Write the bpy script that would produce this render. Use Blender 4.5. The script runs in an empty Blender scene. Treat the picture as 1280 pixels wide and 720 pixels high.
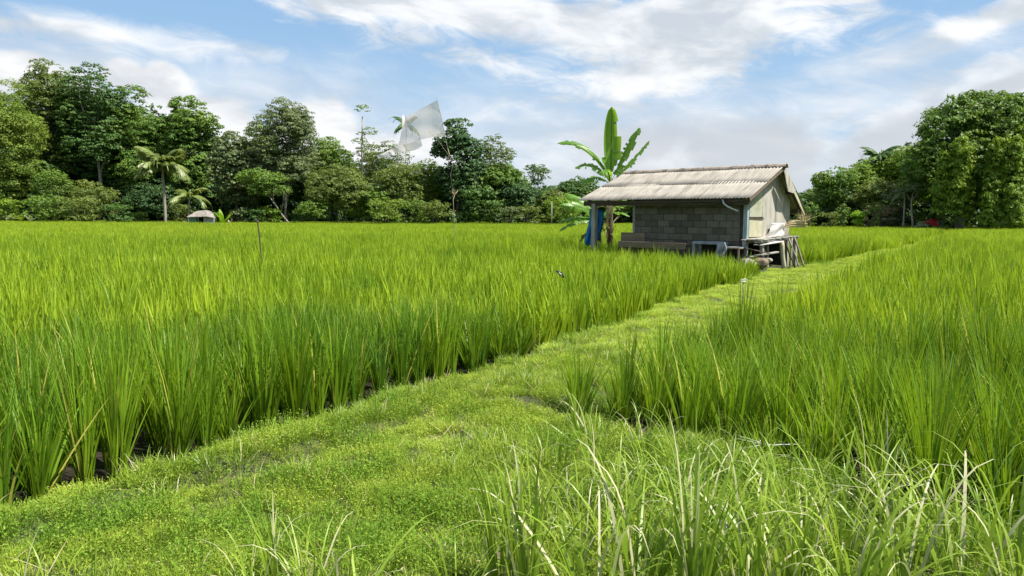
import bpy, bmesh, math, random
import numpy as np
from mathutils import Matrix, Vector, noise as mnoise
R = math.radians
rng = np.random.default_rng(7)
random.seed(7)
sc = bpy.context.scene
C = sc.collection

# ------------------------------------------------------------------ camera
F = 924.0
PITCH, ROLL, EYE = R(5.56), R(0.27), Vector((0, 0, 1.65))
CM = Matrix.Rotation(R(90) - PITCH, 4, 'X') @ Matrix.Rotation(ROLL, 4, 'Z')
cam_d = bpy.data.cameras.new('camera')
cam_d.sensor_width = 36.0
cam_d.lens = 36.0 * F / 1280.0
cam_d.clip_start = 0.05
cam_d.clip_end = 5000
cam = bpy.data.objects.new('camera', cam_d)
cam.matrix_world = Matrix.Translation(EYE) @ CM
C.objects.link(cam)
sc.camera = cam

# ------------------------------------------------------------------ sun + sky
SUN_EL, SUN_AZ = 60.0, 108.0          # azimuth clockwise from +Y (view direction)
sv = Vector((math.sin(R(SUN_AZ)) * math.cos(R(SUN_EL)), math.cos(R(SUN_AZ)) * math.cos(R(SUN_EL)), math.sin(R(SUN_EL))))
sl = bpy.data.lights.new('sun', 'SUN')
sl.energy = 5.0
sl.angle = R(0.6)
sl.color = (1.0, 0.955, 0.87)
so = bpy.data.objects.new('sun', sl)
so.rotation_euler = (-sv).to_track_quat('-Z', 'Y').to_euler()
so.location = (0, 0, 60)
C.objects.link(so)
vs = sc.view_settings
vs.view_transform = 'Standard'; vs.look = 'None'; vs.gamma = 1.0; vs.use_curve_mapping = False
vs.exposure = 1.1
cy = sc.cycles
cy.max_bounces = 6; cy.diffuse_bounces = 3; cy.glossy_bounces = 1; cy.transmission_bounces = 4; cy.transparent_max_bounces = 6
cy.caustics_reflective = False; cy.caustics_refractive = False
cy.use_denoising = True

class NT:
    """tiny node helper"""
    def __init__(s, tree):
        s.t = tree; s.n = tree.nodes; s.l = tree.links
    def new(s, kind, **kw):
        nd = s.n.new(kind)
        for k, v in kw.items():
            setattr(nd, k, v)
        return nd
    def put(s, sock, v):
        if hasattr(v, 'is_output') or isinstance(v, bpy.types.NodeSocket):
            s.l.new(v, sock)
        else:
            sock.default_value = v
    def math(s, op, a, b=0.0, c=None, clamp=False):
        nd = s.new('ShaderNodeMath', operation=op, use_clamp=clamp)
        s.put(nd.inputs[0], a); s.put(nd.inputs[1], b)
        if c is not None: s.put(nd.inputs[2], c)
        return nd.outputs[0]
    def mix(s, f, a, b, mode='MIX'):
        nd = s.new('ShaderNodeMix', data_type='RGBA', blend_type=mode)
        s.put(nd.inputs[0], f); s.put(nd.inputs[6], a); s.put(nd.inputs[7], b)
        return nd.outputs[2]
    def ramp(s, f, lo, hi, a=0.0, b=1.0):
        nd = s.new('ShaderNodeMapRange', interpolation_type='SMOOTHSTEP')
        s.put(nd.inputs[0], f); s.put(nd.inputs[1], lo); s.put(nd.inputs[2], hi); s.put(nd.inputs[3], a); s.put(nd.inputs[4], b)
        return nd.outputs[0]
    def noise(s, vec, scale, detail=4.0, rough=0.55, dist=0.0):
        nd = s.new('ShaderNodeTexNoise')
        if vec is not None: s.l.new(vec, nd.inputs['Vector'])
        nd.inputs['Scale'].default_value = scale; nd.inputs['Detail'].default_value = detail
        nd.inputs['Roughness'].default_value = rough; nd.inputs['Distortion'].default_value = dist
        return nd.outputs[0]

w = bpy.data.worlds.new('World'); sc.world = w; w.use_nodes = True
t = NT(w.node_tree)
for nd in list(t.n): t.n.remove(nd)
sky = t.new('ShaderNodeTexSky', sky_type='NISHITA')
sky.sun_disc = False; sky.sun_elevation = R(SUN_EL); sky.sun_rotation = R(SUN_AZ)
sky.air_density = 1.0; sky.dust_density = 0.7; sky.ozone_density = 1.6; sky.altitude = 100
SKYS = 0.10
tc = t.new('ShaderNodeTexCoord')
sep = t.new('ShaderNodeSeparateXYZ'); t.l.new(tc.outputs['Generated'], sep.inputs[0])
X, Y, Z = sep.outputs
az = t.math('ARCTAN2', X, Y)
el = t.math('ARCSINE', Z)
# cloud layers live on the sky dome: streaky noise (flattened towards the horizon) + cloud banks placed by direction
cmb = t.new('ShaderNodeCombineXYZ')
t.put(cmb.inputs[0], t.math('MULTIPLY', az, 1.0)); t.put(cmb.inputs[1], t.math('ADD', t.math('MULTIPLY', el, 2.6), t.math('MULTIPLY', az, 0.28))); t.put(cmb.inputs[2], 0.3)
V = cmb.outputs[0]
n_big = t.noise(V, 3.4, 5, 0.55, 0.5)
n_fine = t.noise(V, 13.0, 6, 0.62, 0.8)
n_puff = t.noise(tc.outputs['Generated'], 16.0, 6, 0.5, 0.1)
jit = t.math('ADD', t.math('MULTIPLY', t.math('SUBTRACT', n_fine, 0.5), 1.5), t.math('MULTIPLY', t.math('SUBTRACT', n_big, 0.5), 1.5))
jitp = t.math('MULTIPLY', t.math('SUBTRACT', n_puff, 0.5), 1.5)
def bank(px, py, rx, ry, tilt=0.0, j=jit, soft=0.5):
    a0 = math.atan((px - 640) / F); e0 = math.atan((270 - py) / F * math.cos(a0))
    ax = t.math('SUBTRACT', az, a0); ey = t.math('SUBTRACT', el, e0)
    ca, sa = math.cos(tilt), math.sin(tilt)
    u = t.math('DIVIDE', t.math('ADD', t.math('MULTIPLY', ax, ca), t.math('MULTIPLY', ey, sa)), rx / F)
    v = t.math('DIVIDE', t.math('SUBTRACT', t.math('MULTIPLY', ey, ca), t.math('MULTIPLY', ax, sa)), ry / F)
    r = t.math('SQRT', t.math('ADD', t.math('MULTIPLY', u, u), t.math('MULTIPLY', v, v)))
    d = t.math('ADD', t.math('SUBTRACT', 1.0, r), j)
    return t.ramp(d, -soft * 0.35, soft)
def union(ms):
    m = ms[0]
    for k in ms[1:]: m = t.math('MAXIMUM', m, k)
    return m
white = union([
    bank(560, 15, 330, 42, -0.10), bank(830, 42, 260, 52, -0.02), bank(860, 85, 170, 30, 0.15), bank(960, 5, 180, 22),
    bank(130, 48, 170, 17, -0.03, soft=.9), bank(20, 38, 110, 14, soft=.9), bank(1235, 25, 90, 20, 0.25),
])
veil = union([
    bank(1000, 150, 520, 62, 0.10, soft=1.2), bank(1240, 125, 300, 60, 0.22), bank(900, 205, 620, 95, soft=0.9), bank(1130, 70, 260, 30, 0.2, soft=1.3), bank(60, 90, 200, 40, soft=1.3), bank(330, 120, 200, 40, soft=1.8), bank(640, 180, 330, 70, soft=1.6), bank(0, 150, 200, 60, soft=1.4),
])
puff = union([
    bank(218, 128, 38, 38, 0, jitp, 0.25), bank(240, 165, 90, 42, 0, jitp, 0.35), bank(165, 100, 22, 18, 0, jitp, 0.3), bank(400, 165, 62, 42, 0, jitp, 0.35), bank(60, 110, 60, 28, 0, jitp, 0.3),
    bank(470, 200, 160, 40, 0, jitp, 0.5), bank(330, 200, 90, 35, 0, jitp, 0.5),
])
grey = union([bank(940, 190, 105, 38, 0.0, jitp, 0.5), bank(790, 180, 75, 30, 0, jitp, 0.6), bank(1100, 175, 100, 24, 0.3, jitp, 0.6), bank(900, 235, 260, 40, 0, jitp, 0.9), bank(1260, 105, 80, 10, 0.3)])
# the rest of the dome (out of frame) carries the same kind of broken cloud
behind = t.math('MULTIPLY', t.ramp(n_big, 0.42, 0.60), t.ramp(t.math('ABSOLUTE', az), 0.75, 1.1))
above = t.math('MULTIPLY', t.ramp(n_big, 0.45, 0.62), t.ramp(el, 0.33, 0.5))
n_c = t.noise(V, 9.0, 5, 0.55, 0.3)
skyc = t.new('ShaderNodeVectorMath', operation='SCALE'); t.l.new(sky.outputs[0], skyc.inputs[0]); skyc.inputs[3].default_value = SKYS
blue = t.mix(0.75, skyc.outputs[0], (0.25, 0.435, 0.68, 1))
hz = t.ramp(el, 0.0, 0.30, 0.75, 0.0)
blue = t.mix(hz, blue, (0.42, 0.56, 0.68, 1))
wcol = t.mix(t.ramp(n_c, .35, .65), (0.50, 0.54, 0.585, 1), (0.80, 0.805, 0.81, 1))
vcol = t.mix(t.ramp(n_c, .35, .65), (0.52, 0.565, 0.62, 1), (0.74, 0.75, 0.765, 1))
c = t.mix(t.math('MULTIPLY', veil, 0.85), blue, vcol)
c = t.mix(t.math('MULTIPLY', puff, 0.9), c, t.mix(t.ramp(n_c, .35, .65), (0.56, 0.58, 0.61, 1), (0.80, 0.80, 0.80, 1)))
c = t.mix(t.math('MULTIPLY', grey, 0.75), c, (0.47, 0.50, 0.54, 1))
c = t.mix(t.math('MULTIPLY', white, 0.93), c, wcol)
c = t.mix(t.math('MULTIPLY', t.math('MAXIMUM', behind, above), 0.8), c, wcol)
bg = t.new('ShaderNodeBackground'); t.l.new(c, bg.inputs[0]); bg.inputs[1].default_value = 0.61
wo = t.new('ShaderNodeOutputWorld'); t.l.new(bg.outputs[0], wo.inputs[0])

# ------------------------------------------------------------------ helpers
def ray(px, py):
    d = Vector(((px - 640) / F, -(py - 360) / F, -1.0))
    return CM.to_3x3() @ d
def gp(px, py, z=0.0):
    d = ray(px, py); k = (z - EYE.z) / d.z
    return EYE + d * k
def gd(px, py, dist):
    """point seen at (px, py) whose world y is dist"""
    d = ray(px, py)
    return EYE + d * (dist / d.y)

def tag(o, label=None, cat=None, group=None, kind=None):
    if label: o['label'] = label
    if cat: o['category'] = cat
    if group: o['group'] = group
    if kind: o['kind'] = kind
    return o
def link(o, parent=None):
    C.objects.link(o)
    if parent is not None: o.parent = parent
    return o
def empty(name, loc=(0, 0, 0), rz=0.0):
    o = bpy.data.objects.new(name, None); o.empty_display_size = 0.2
    o.location = loc; o.rotation_euler = (0, 0, rz)
    C.objects.link(o); return o
def fast(name, V, Q, mat, attrs=None, smooth=False, size=4):
    """numpy mesh from equal-size faces; attrs: per-face floats"""
    me = bpy.data.meshes.new(name)
    V = np.asarray(V, dtype=np.float32); Q = np.asarray(Q, dtype=np.int32)
    me.vertices.add(len(V)); me.vertices.foreach_set('co', V.ravel())
    me.loops.add(Q.size); me.loops.foreach_set('vertex_index', Q.ravel())
    me.polygons.add(len(Q))
    me.polygons.foreach_set('loop_start', np.arange(0, Q.size, size, dtype=np.int32))
    me.polygons.foreach_set('loop_total', np.full(len(Q), size, dtype=np.int32))
    if smooth: me.polygons.foreach_set('use_smooth', np.ones(len(Q), dtype=bool))
    for k, a in (attrs or {}).items():
        at = me.attributes.new(k, 'FLOAT', 'FACE'); at.data.foreach_set('value', np.asarray(a, dtype=np.float32))
    me.update(calc_edges=True)
    if mat: me.materials.append(mat)
    return me
def mobj(name, me, parent=None, loc=None):
    o = bpy.data.objects.new(name, me)
    if loc is not None: o.location = loc
    return link(o, parent)

class MB:
    """collects boxes, tubes, lofts into one mesh"""
    def __init__(s): s.v = []; s.f = []
    def raw(s, vs, fs):
        b = len(s.v); s.v += [tuple(v) for v in vs]; s.f += [tuple(b + i for i in f) for f in fs]
        return s
    def box(s, x0, x1, y0, y1, z0, z1, M=None, jit=0.0):
        vs = [Vector((x, y, z)) for x in (x0, x1) for y in (y0, y1) for z in (z0, z1)]
        if jit: vs = [v + Vector([random.uniform(-jit, jit) for _ in range(3)]) for v in vs]
        if M is not None: vs = [M @ v for v in vs]
        return s.raw(vs, [(0, 1, 3, 2), (4, 6, 7, 5), (0, 4, 5, 1), (2, 3, 7, 6), (0, 2, 6, 4), (1, 5, 7, 3)])
    def beam(s, a, b, wd, ht, up=(0, 0, 1)):
        a, b = Vector(a), Vector(b); d = (b - a).normalized(); up = Vector(up)
        sd = d.cross(up)
        if sd.length < 1e-4: sd = Vector((1, 0, 0))
        sd.normalize(); u = sd.cross(d)
        vs = []
        for p in (a, b):
            for i, j in ((-1, -1), (1, -1), (1, 1), (-1, 1)):
                vs.append(p + sd * wd / 2 * i + u * ht / 2 * j)
        return s.raw(vs, [(0, 3, 2, 1), (4, 5, 6, 7), (0, 1, 5, 4), (1, 2, 6, 5), (2, 3, 7, 6), (3, 0, 4, 7)])
    def tube(s, pts, rad, n=8, wob=0.0, flat=1.0):
        pts = [Vector(p) for p in pts]; k = len(pts)
        rad = [rad] * k if not hasattr(rad, '__len__') else list(rad)
        b = len(s.v); ref = Vector((0.31, 0.17, 1)).normalized()
        for i, p in enumerate(pts):
            d = (pts[min(i + 1, k - 1)] - pts[max(i - 1, 0)]).normalized()
            a = d.cross(ref if abs(d.dot(ref)) < 0.95 else Vector((1, 0, 0))).normalized(); c2 = d.cross(a)
            for j in range(n):
                th = 2 * math.pi * j / n; r = rad[i] * (1 + random.uniform(-wob, wob))
                s.v.append(tuple(p + a * math.cos(th) * r + c2 * math.sin(th) * r * flat))
        for i in range(k - 1):
            for j in range(n):
                s.f.append((b + i * n + j, b + i * n + (j + 1) % n, b + (i + 1) * n + (j + 1) % n, b + (i + 1) * n + j))
        s.f.append(tuple(b + j for j in range(n))[::-1]); s.f.append(tuple(b + (k - 1) * n + j for j in range(n)))
        return s
    def build(s, name, mat, parent=None, smooth=False, bevel=0.0):
        me = bpy.data.meshes.new(name); me.from_pydata(s.v, [], s.f)
        bm = bmesh.new(); bm.from_mesh(me); bmesh.ops.recalc_face_normals(bm, faces=bm.faces)
        if bevel: bmesh.ops.bevel(bm, geom=list(bm.edges), offset=bevel, segments=1, affect='EDGES', profile=0.5)
        bm.to_mesh(me); bm.free()
        if smooth:
            for p in me.polygons: p.use_smooth = True
        if mat: me.materials.append(mat)
        return mobj(name, me, parent)

# ------------------------------------------------------------------ materials
def leaf_mat(name, c1, c2, c3=None, trans=0.35, tcol=None, rough=0.55, spec=0.25, nscale=0.35, rnd=0.2, dead=0.93):
    m = bpy.data.materials.new(name); m.use_nodes = True; t = NT(m.node_tree)
    for nd in list(t.n): t.n.remove(nd)
    geo = t.new('ShaderNodeNewGeometry'); oi = t.new('ShaderNodeObjectInfo')
    at = t.new('ShaderNodeAttribute', attribute_name='tint')
    nz = t.noise(geo.outputs['Position'], nscale, 3, 0.6)
    f = t.math('ADD', t.math('MULTIPLY', at.outputs['Fac'], 0.70 - rnd * .5), t.math('MULTIPLY', oi.outputs['Random'], rnd))
    f = t.math('ADD', f, t.math('MULTIPLY', t.math('SUBTRACT', nz, 0.5), 1.6), clamp=True)
    col = t.mix(f, (*c1, 1), (*c2, 1))
    if c3 is not None:
        far = t.ramp(at.outputs['Fac'], dead, dead + .04)
        col = t.mix(far, col, (*c3, 1))
    p = t.new('ShaderNodeBsdfPrincipled'); t.l.new(col, p.inputs['Base Color'])
    p.inputs['Roughness'].default_value = rough; p.inputs['Specular IOR Level'].default_value = spec
    tr = t.new('ShaderNodeBsdfTranslucent')
    tcm = t.mix(0.6, col, (*(tcol or (c2[0] * 1.25, c2[1] * 1.25, c2[2] * 0.6)), 1)); t.l.new(tcm, tr.inputs[0])
    mx = t.new('ShaderNodeMixShader'); mx.inputs[0].default_value = trans
    t.l.new(p.outputs[0], mx.inputs[1]); t.l.new(tr.outputs[0], mx.inputs[2])
    o = t.new('ShaderNodeOutputMaterial'); t.l.new(mx.outputs[0], o.inputs[0])
    return m
def solid(name, c1, c2, scale=6.0, rough=0.85, bump=0.3, c3=None, s3=1.2, lo3=0.5, hi3=0.65, stretch=(1, 1, 1), spec=0.3, rand=0.0, bdist=0.02):
    m = bpy.data.materials.new(name); m.use_nodes = True; t = NT(m.node_tree)
    p = t.n['Principled BSDF']
    tc = t.new('ShaderNodeTexCoord'); mp = t.new('ShaderNodeMapping'); t.l.new(tc.outputs['Object'], mp.inputs[0]); mp.inputs['Scale'].default_value = stretch
    v = mp.outputs[0]
    n1 = t.noise(v, scale, 6, 0.65)
    f = t.ramp(n1, 0.32, 0.68)
    if rand:
        oi = t.new('ShaderNodeObjectInfo'); f = t.math('ADD', t.math('MULTIPLY', f, 1 - rand), t.math('MULTIPLY', oi.outputs['Random'], rand))
    col = t.mix(f, (*c1, 1), (*c2, 1))
    if c3 is not None:
        n3 = t.noise(v, s3, 5, 0.6); col = t.mix(t.ramp(n3, lo3, hi3), col, (*c3, 1))
    t.l.new(col, p.inputs['Base Color']); p.inputs['Roughness'].default_value = rough; p.inputs['Specular IOR Level'].default_value = spec
    if bump:
        nb = t.noise(v, scale * 4, 5, 0.7); b = t.new('ShaderNodeBump'); b.inputs['Strength'].default_value = bump; b.inputs['Distance'].default_value = bdist
        t.l.new(nb, b.inputs['Height']); t.l.new(b.outputs[0], p.inputs['Normal'])
    return m

M = {}
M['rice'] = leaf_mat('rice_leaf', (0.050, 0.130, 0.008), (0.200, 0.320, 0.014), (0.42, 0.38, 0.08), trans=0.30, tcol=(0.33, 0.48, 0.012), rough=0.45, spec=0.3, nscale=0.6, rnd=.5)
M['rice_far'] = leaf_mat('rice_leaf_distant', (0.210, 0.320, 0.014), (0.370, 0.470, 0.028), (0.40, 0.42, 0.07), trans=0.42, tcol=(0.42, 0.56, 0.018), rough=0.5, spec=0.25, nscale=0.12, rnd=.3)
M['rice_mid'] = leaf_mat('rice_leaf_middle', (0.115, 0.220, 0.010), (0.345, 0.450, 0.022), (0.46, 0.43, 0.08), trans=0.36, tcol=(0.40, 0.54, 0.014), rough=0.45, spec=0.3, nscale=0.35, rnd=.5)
M['turf'] = leaf_mat('bund_grass', (0.120, 0.215, 0.020), (0.380, 0.455, 0.060), (0.46, 0.42, 0.20), dead=.955, trans=0.35, tcol=(0.29, 0.42, 0.03), rough=0.75, spec=0.08, nscale=2.2, rnd=.5)
M['turf_path'] = leaf_mat('path_grass', (0.215, 0.330, 0.032), (0.430, 0.520, 0.085), (0.50, 0.46, 0.22), dead=.95, trans=0.35, tcol=(0.45, 0.52, 0.05), rough=0.8, spec=0.06, nscale=1.6, rnd=.4)
M['weed'] = leaf_mat('weed_leaf', (0.09, 0.19, 0.018), (0.22, 0.33, 0.035), (0.28, 0.34, 0.07), trans=0.32, rough=0.65, spec=0.12, nscale=1.2)
M['tuft'] = leaf_mat('long_grass', (0.13, 0.22, 0.016), (0.30, 0.40, 0.04), (0.50, 0.47, 0.28), dead=.87, trans=0.35, tcol=(0.28, 0.42, 0.04), rough=0.42, spec=0.35, nscale=2.0)
M['straw'] = leaf_mat('dry_straw', (0.30, 0.24, 0.11), (0.50, 0.43, 0.25), trans=0.2, tcol=(0.5, 0.4, 0.2), rough=0.6)
M['soil'] = solid('wet_soil', (0.016, 0.013, 0.009), (0.042, 0.034, 0.022), 9, 0.9, 0.8, (0.025, 0.035, 0.010), 3.0, spec=.15)
M['bund'] = solid('bund_soil', (0.030, 0.040, 0.014), (0.075, 0.085, 0.03), 14, 0.95, 0.8, (0.13, 0.10, 0.06), 6.0, 0.55, 0.66)
M['bark'] = solid('bark_brown', (0.06, 0.048, 0.034), (0.15, 0.125, 0.095), 5, 0.95, 0.6, stretch=(3, 3, 0.6))
M['bark_pale'] = solid('bark_pale', (0.17, 0.15, 0.12), (0.34, 0.31, 0.26), 4, 0.9, 0.5, stretch=(2, 2, 0.5))
G = {  # foliage colour families
 'feather': leaf_mat('foliage_feathery', (0.095, 0.167, 0.023), (0.223, 0.292, 0.039), trans=0.35, nscale=0.25),
 'olive':  leaf_mat('foliage_olive', (0.077, 0.123, 0.023), (0.182, 0.226, 0.039), trans=0.30, nscale=0.25),
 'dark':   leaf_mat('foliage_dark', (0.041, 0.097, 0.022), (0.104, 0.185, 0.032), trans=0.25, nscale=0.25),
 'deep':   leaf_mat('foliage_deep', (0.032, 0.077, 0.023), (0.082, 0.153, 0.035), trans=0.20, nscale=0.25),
 'mid':    leaf_mat('foliage_mid', (0.068, 0.144, 0.022), (0.178, 0.263, 0.033), trans=0.30, nscale=0.25),
 'bright': leaf_mat('foliage_bright', (0.096, 0.190, 0.017), (0.232, 0.318, 0.029), trans=0.35, nscale=0.25),
 'grey':   leaf_mat('foliage_greygreen', (0.084, 0.125, 0.046), (0.187, 0.229, 0.086), trans=0.25, nscale=0.25),
 'lime':   leaf_mat('foliage_lime', (0.154, 0.297, 0.013), (0.264, 0.418, 0.022), trans=0.4, nscale=0.4),
 'palm':   leaf_mat('foliage_palm', (0.101, 0.155, 0.030), (0.243, 0.284, 0.074), trans=0.30, rough=0.4, spec=0.4, nscale=0.3),
 'banana': leaf_mat('foliage_banana', (0.094, 0.213, 0.022), (0.188, 0.338, 0.037), trans=0.45, tcol=(0.375, 0.575, 0.037), rough=0.38, spec=0.4, nscale=1.0),
 'pale':   leaf_mat('foliage_silver', (0.176, 0.242, 0.121), (0.374, 0.440, 0.275), trans=0.3, nscale=0.6),
 'dry':    leaf_mat('foliage_dry', (0.154, 0.132, 0.066), (0.297, 0.253, 0.143), trans=0.2, nscale=0.4),
 'red':    leaf_mat('foliage_red', (0.350, 0.015, 0.030), (0.550, 0.030, 0.060), trans=0.3, nscale=0.4),
}

# ------------------------------------------------------------------ ground: paddies, the grass bund (path)
A0 = Vector((-2.5, 4.9)); DU = Vector((0.536, 0.844)).normalized(); DN = Vector((DU.y, -DU.x))
def uw(x, y):
    return (x - A0.x) * DU.x + (y - A0.y) * DU.y, (x - A0.x) * DN.x + (y - A0.y) * DN.y
def xy(u, wv):
    return A0.x + DU.x * u + DN.x * wv, A0.y + DU.y * u + DN.y * wv
def w_right(u):
    return np.interp(u, [-50, 2.7, 4, 6, 9, 15, 24, 32, 54, 70, 200], [1.75, 1.75, 2.0, 2.05, 2.0, 2.1, 2.2, 2.4, 2.6, 2.6, 2.6])
def w_left(u):
    return np.interp(u, [-50, 3.5, 7, 12, 18, 20, 23.5, 27, 54, 70, 200], [0.34, 0.30, 0.12, -0.30, -0.45, -0.7, -0.5, 0.05, 0.9, 1.2, 1.2]) + 0.07 * np.sin(u * 1.7) + 0.05 * np.sin(u * 4.1 + 1)
PADZ = -0.16
HC = Vector((7.37, 23.33)); HA = R(-45)         # hut: front right wall corner, axis direction
HX = Vector((math.cos(HA), math.sin(HA))); HY = Vector((-math.sin(HA), math.cos(HA)))
def hut_xy(x, y):
    return (x - HC.x) * HX.x + (y - HC.y) * HX.y, (x - HC.x) * HY.x + (y - HC.y) * HY.y
def bund_sd(x, y):
    """>0 inside raised ground (metres to its edge), numpy arrays"""
    u, wv = uw(x, y)
    d1 = np.minimum(wv - w_left(u), w_right(u) - wv)
    d2 = np.minimum(np.minimum(2.62 - 0.30 * np.clip(wv - 2.2, 0, 3.2) + 0.08 * np.sin(wv * 2.3) - u, wv - w_left(u)), u + 7.5)
    hx, hy = hut_xy(x, y)
    d3 = np.minimum(np.minimum(hx + 6.5, 1.5 - hx), np.minimum(hy + 0.55, 4.0 - hy))
    return np.maximum(np.maximum(d1, d2), d3)
def sm(x, a, b):
    k = np.clip((x - a) / (b - a), 0, 1); return k * k * (3 - 2 * k)
def ground_z(x, y):
    x = np.asarray(x, float); y = np.asarray(y, float)
    s = bund_sd(x, y); u, wv = uw(x, y)
    z = PADZ * (1 - sm(s, -0.12, 0.10))
    on = sm(s, 0.0, 0.25)
    z = z + on * (0.030 * np.sin(u * 2.1 + wv * 1.3) * np.sin(wv * 2.7 - u * 0.6) + 0.018 * np.sin(u * 6.3 + 2) * np.sin(wv * 5.1))
    # worn groove beside the raised left strip of the bund
    gr = 0.86 + 0.10 * np.sin(u * 1.9) + 0.05 * np.sin(u * 5)
    z = z - on * 0.10 * np.exp(-((wv - gr) / 0.08) ** 2) * (1 - sm(u, 0.9, 2.2)) * (0.35 + 0.65 * (np.sin(u * 3.1) > -0.2)) + on * 0.05 * (1 - sm(wv, gr - 0.15, gr + 0.1)) * (1 - sm(u, 1.4, 2.6))
    hole = np.exp(-(((x - 1.78) / 0.16) ** 2 + ((y - 5.02) / 0.13) ** 2)); z = z - 0.16 * hole
    return z
def grow(start, step, k, end):
    out = []; v = start; s = step
    while v < end:
        s *= k; v += s; out.append(v)
    return out
us = list(np.arange(-4, 12, 0.085)); us = [-v + us[0] * 0 for v in grow(4, 0.2, 1.35, 420)][::-1] + us + grow(12, 0.09, 1.04, 60) + grow(60, 2, 1.3, 500)
ws = list(np.arange(-1.2, 7.5, 0.08)); ws = [-v for v in grow(1.2, 0.1, 1.22, 480)][::-1] + ws + grow(7.5, 0.1, 1.22, 480)
us = np.array(us); ws = np.array(ws)
UU, WW = np.meshgrid(us, ws, indexing='ij')
GX, GY = xy(UU, WW)
GZ = ground_z(GX, GY)
nv = len(ws)
idx = np.arange(len(us) * nv).reshape(len(us), nv)
Q = np.stack([idx[:-1, :-1], idx[1:, :-1], idx[1:, 1:], idx[:-1, 1:]], -1).reshape(-1, 4)
VV = np.stack([GX, GY, GZ], -1).reshape(-1, 3)
cen = VV[Q].mean(1)
inb = bund_sd(cen[:, 0], cen[:, 1]) > -0.10
uc, wc = uw(cen[:, 0], cen[:, 1])
hx, hy = hut_xy(cen[:, 0], cen[:, 1])
for nm, mask, mt in (('path', inb, M['bund']), ('ground', ~inb, M['soil'])):
    q = Q[mask]; ids, inv = np.unique(q, return_inverse=True)
    o = mobj(nm, fast(nm, VV[ids], inv.reshape(-1, 4), mt, smooth=True))
    tag(o, kind='structure')

# ------------------------------------------------------------------ instancing (for what nobody could count)
def gn_scatter(name, pts, rots, scls, protos, label, cat, mat=None):
    col = bpy.data.collections.new(name + '_prototypes')       # never linked to the scene
    for p in protos: col.objects.link(p)
    me = bpy.data.meshes.new(name); n = len(pts)
    me.vertices.add(n); me.vertices.foreach_set('co', np.asarray(pts, np.float32).ravel())
    a = me.attributes.new('rot', 'FLOAT_VECTOR', 'POINT'); a.data.foreach_set('vector', np.asarray(rots, np.float32).ravel())
    a = me.attributes.new('scl', 'FLOAT_VECTOR', 'POINT'); a.data.foreach_set('vector', np.asarray(scls, np.float32).ravel())
    a = me.attributes.new('vid', 'INT', 'POINT'); a.data.foreach_set('value', rng.integers(0, len(protos), n).astype(np.int32))
    ng = bpy.data.node_groups.new(name, 'GeometryNodeTree')
    ng.interface.new_socket('Geometry', in_out='INPUT', socket_type='NodeSocketGeometry')
    ng.interface.new_socket('Geometry', in_out='OUTPUT', socket_type='NodeSocketGeometry')
    gi = ng.nodes.new('NodeGroupInput'); go = ng.nodes.new('NodeGroupOutput')
    ci = ng.nodes.new('GeometryNodeCollectionInfo'); ci.inputs[0].default_value = col; ci.inputs[1].default_value = True; ci.inputs[2].default_value = True
    mp = ng.nodes.new('GeometryNodeMeshToPoints')
    ip = ng.nodes.new('GeometryNodeInstanceOnPoints'); ip.inputs['Pick Instance'].default_value = True
    def attr(nm, dt):
        x = ng.nodes.new('GeometryNodeInputNamedAttribute'); x.data_type = dt; x.inputs['Name'].default_value = nm
        return [s for s in x.outputs if s.enabled and s.name == 'Attribute'][0]
    L = ng.links.new
    L(gi.outputs[0], mp.inputs[0]); L(mp.outputs[0], ip.inputs['Points']); L(ci.outputs[0], ip.inputs['Instance'])
    L(attr('vid', 'INT'), ip.inputs['Instance Index'])
    L(attr('rot', 'FLOAT_VECTOR'), ip.inputs['Rotation']); L(attr('scl', 'FLOAT_VECTOR'), ip.inputs['Scale'])
    L(ip.outputs[0], go.inputs[0])
    if mat: me.materials.append(mat)
    o = mobj(name, me); md = o.modifiers.new('scatter', 'NODES'); md.node_group = ng
    return tag(o, label, cat, kind='stuff')

def blades(n, h0, h1, spread, lean, wid, seg, curl, rg, droop=0.0, tipfrac=1.0, off=None):
    """n tapered blades as quad strips; returns V, Q, tint"""
    th = rg.uniform(0, 2 * np.pi, n); r = spread * np.sqrt(rg.uniform(0, 1, n))
    bx, by = r * np.cos(th), r * np.sin(th)
    if off is not None: bx = bx + off[0]; by = by + off[1]
    az = th + rg.normal(0, 0.7, n)
    ln = np.abs(rg.normal(0, lean, n)) + lean * 0.25
    L = rg.uniform(h0, h1, n); cu = rg.uniform(0.2, 1.0, n) * curl
    face = rg.uniform(0, np.pi, n) * 0.6 + az + np.pi / 2 - 0.3 * np.pi
    wd = wid * rg.uniform(0.7, 1.25, n)
    P = np.zeros((n, seg + 1, 3)); p = np.stack([bx, by, np.zeros(n)], -1); P[:, 0] = p
    for i in range(seg):
        s = (i + 0.5) / seg
        a = ln + cu * s ** 2 + droop * s ** 4
        st = L / seg
        p = p + np.stack([np.cos(az) * np.sin(a) * st, np.sin(az) * np.sin(a) * st, np.cos(a) * st], -1)
        P[:, i + 1] = p
    prof = np.array([0.55] + [1.0 - 0.93 * ((i + 1) / seg) ** 2.2 for i in range(seg)])
    side = np.stack([np.cos(face), np.sin(face), np.zeros(n)], -1)[:, None, :] * (wd[:, None] * prof[None, :] * 0.5)[:, :, None]
    Va, Vb = P - side, P + side
    V = np.stack([Va, Vb], 2).reshape(-1, 3)
    base = (np.arange(n) * (seg + 1) * 2)[:, None] + (np.arange(seg) * 2)[None, :]
    Q = np.stack([base, base + 1, base + 3, base + 2], -1).reshape(-1, 4)
    ti = np.repeat(rg.uniform(0, 1, n), seg)
    return V, Q, ti
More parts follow.
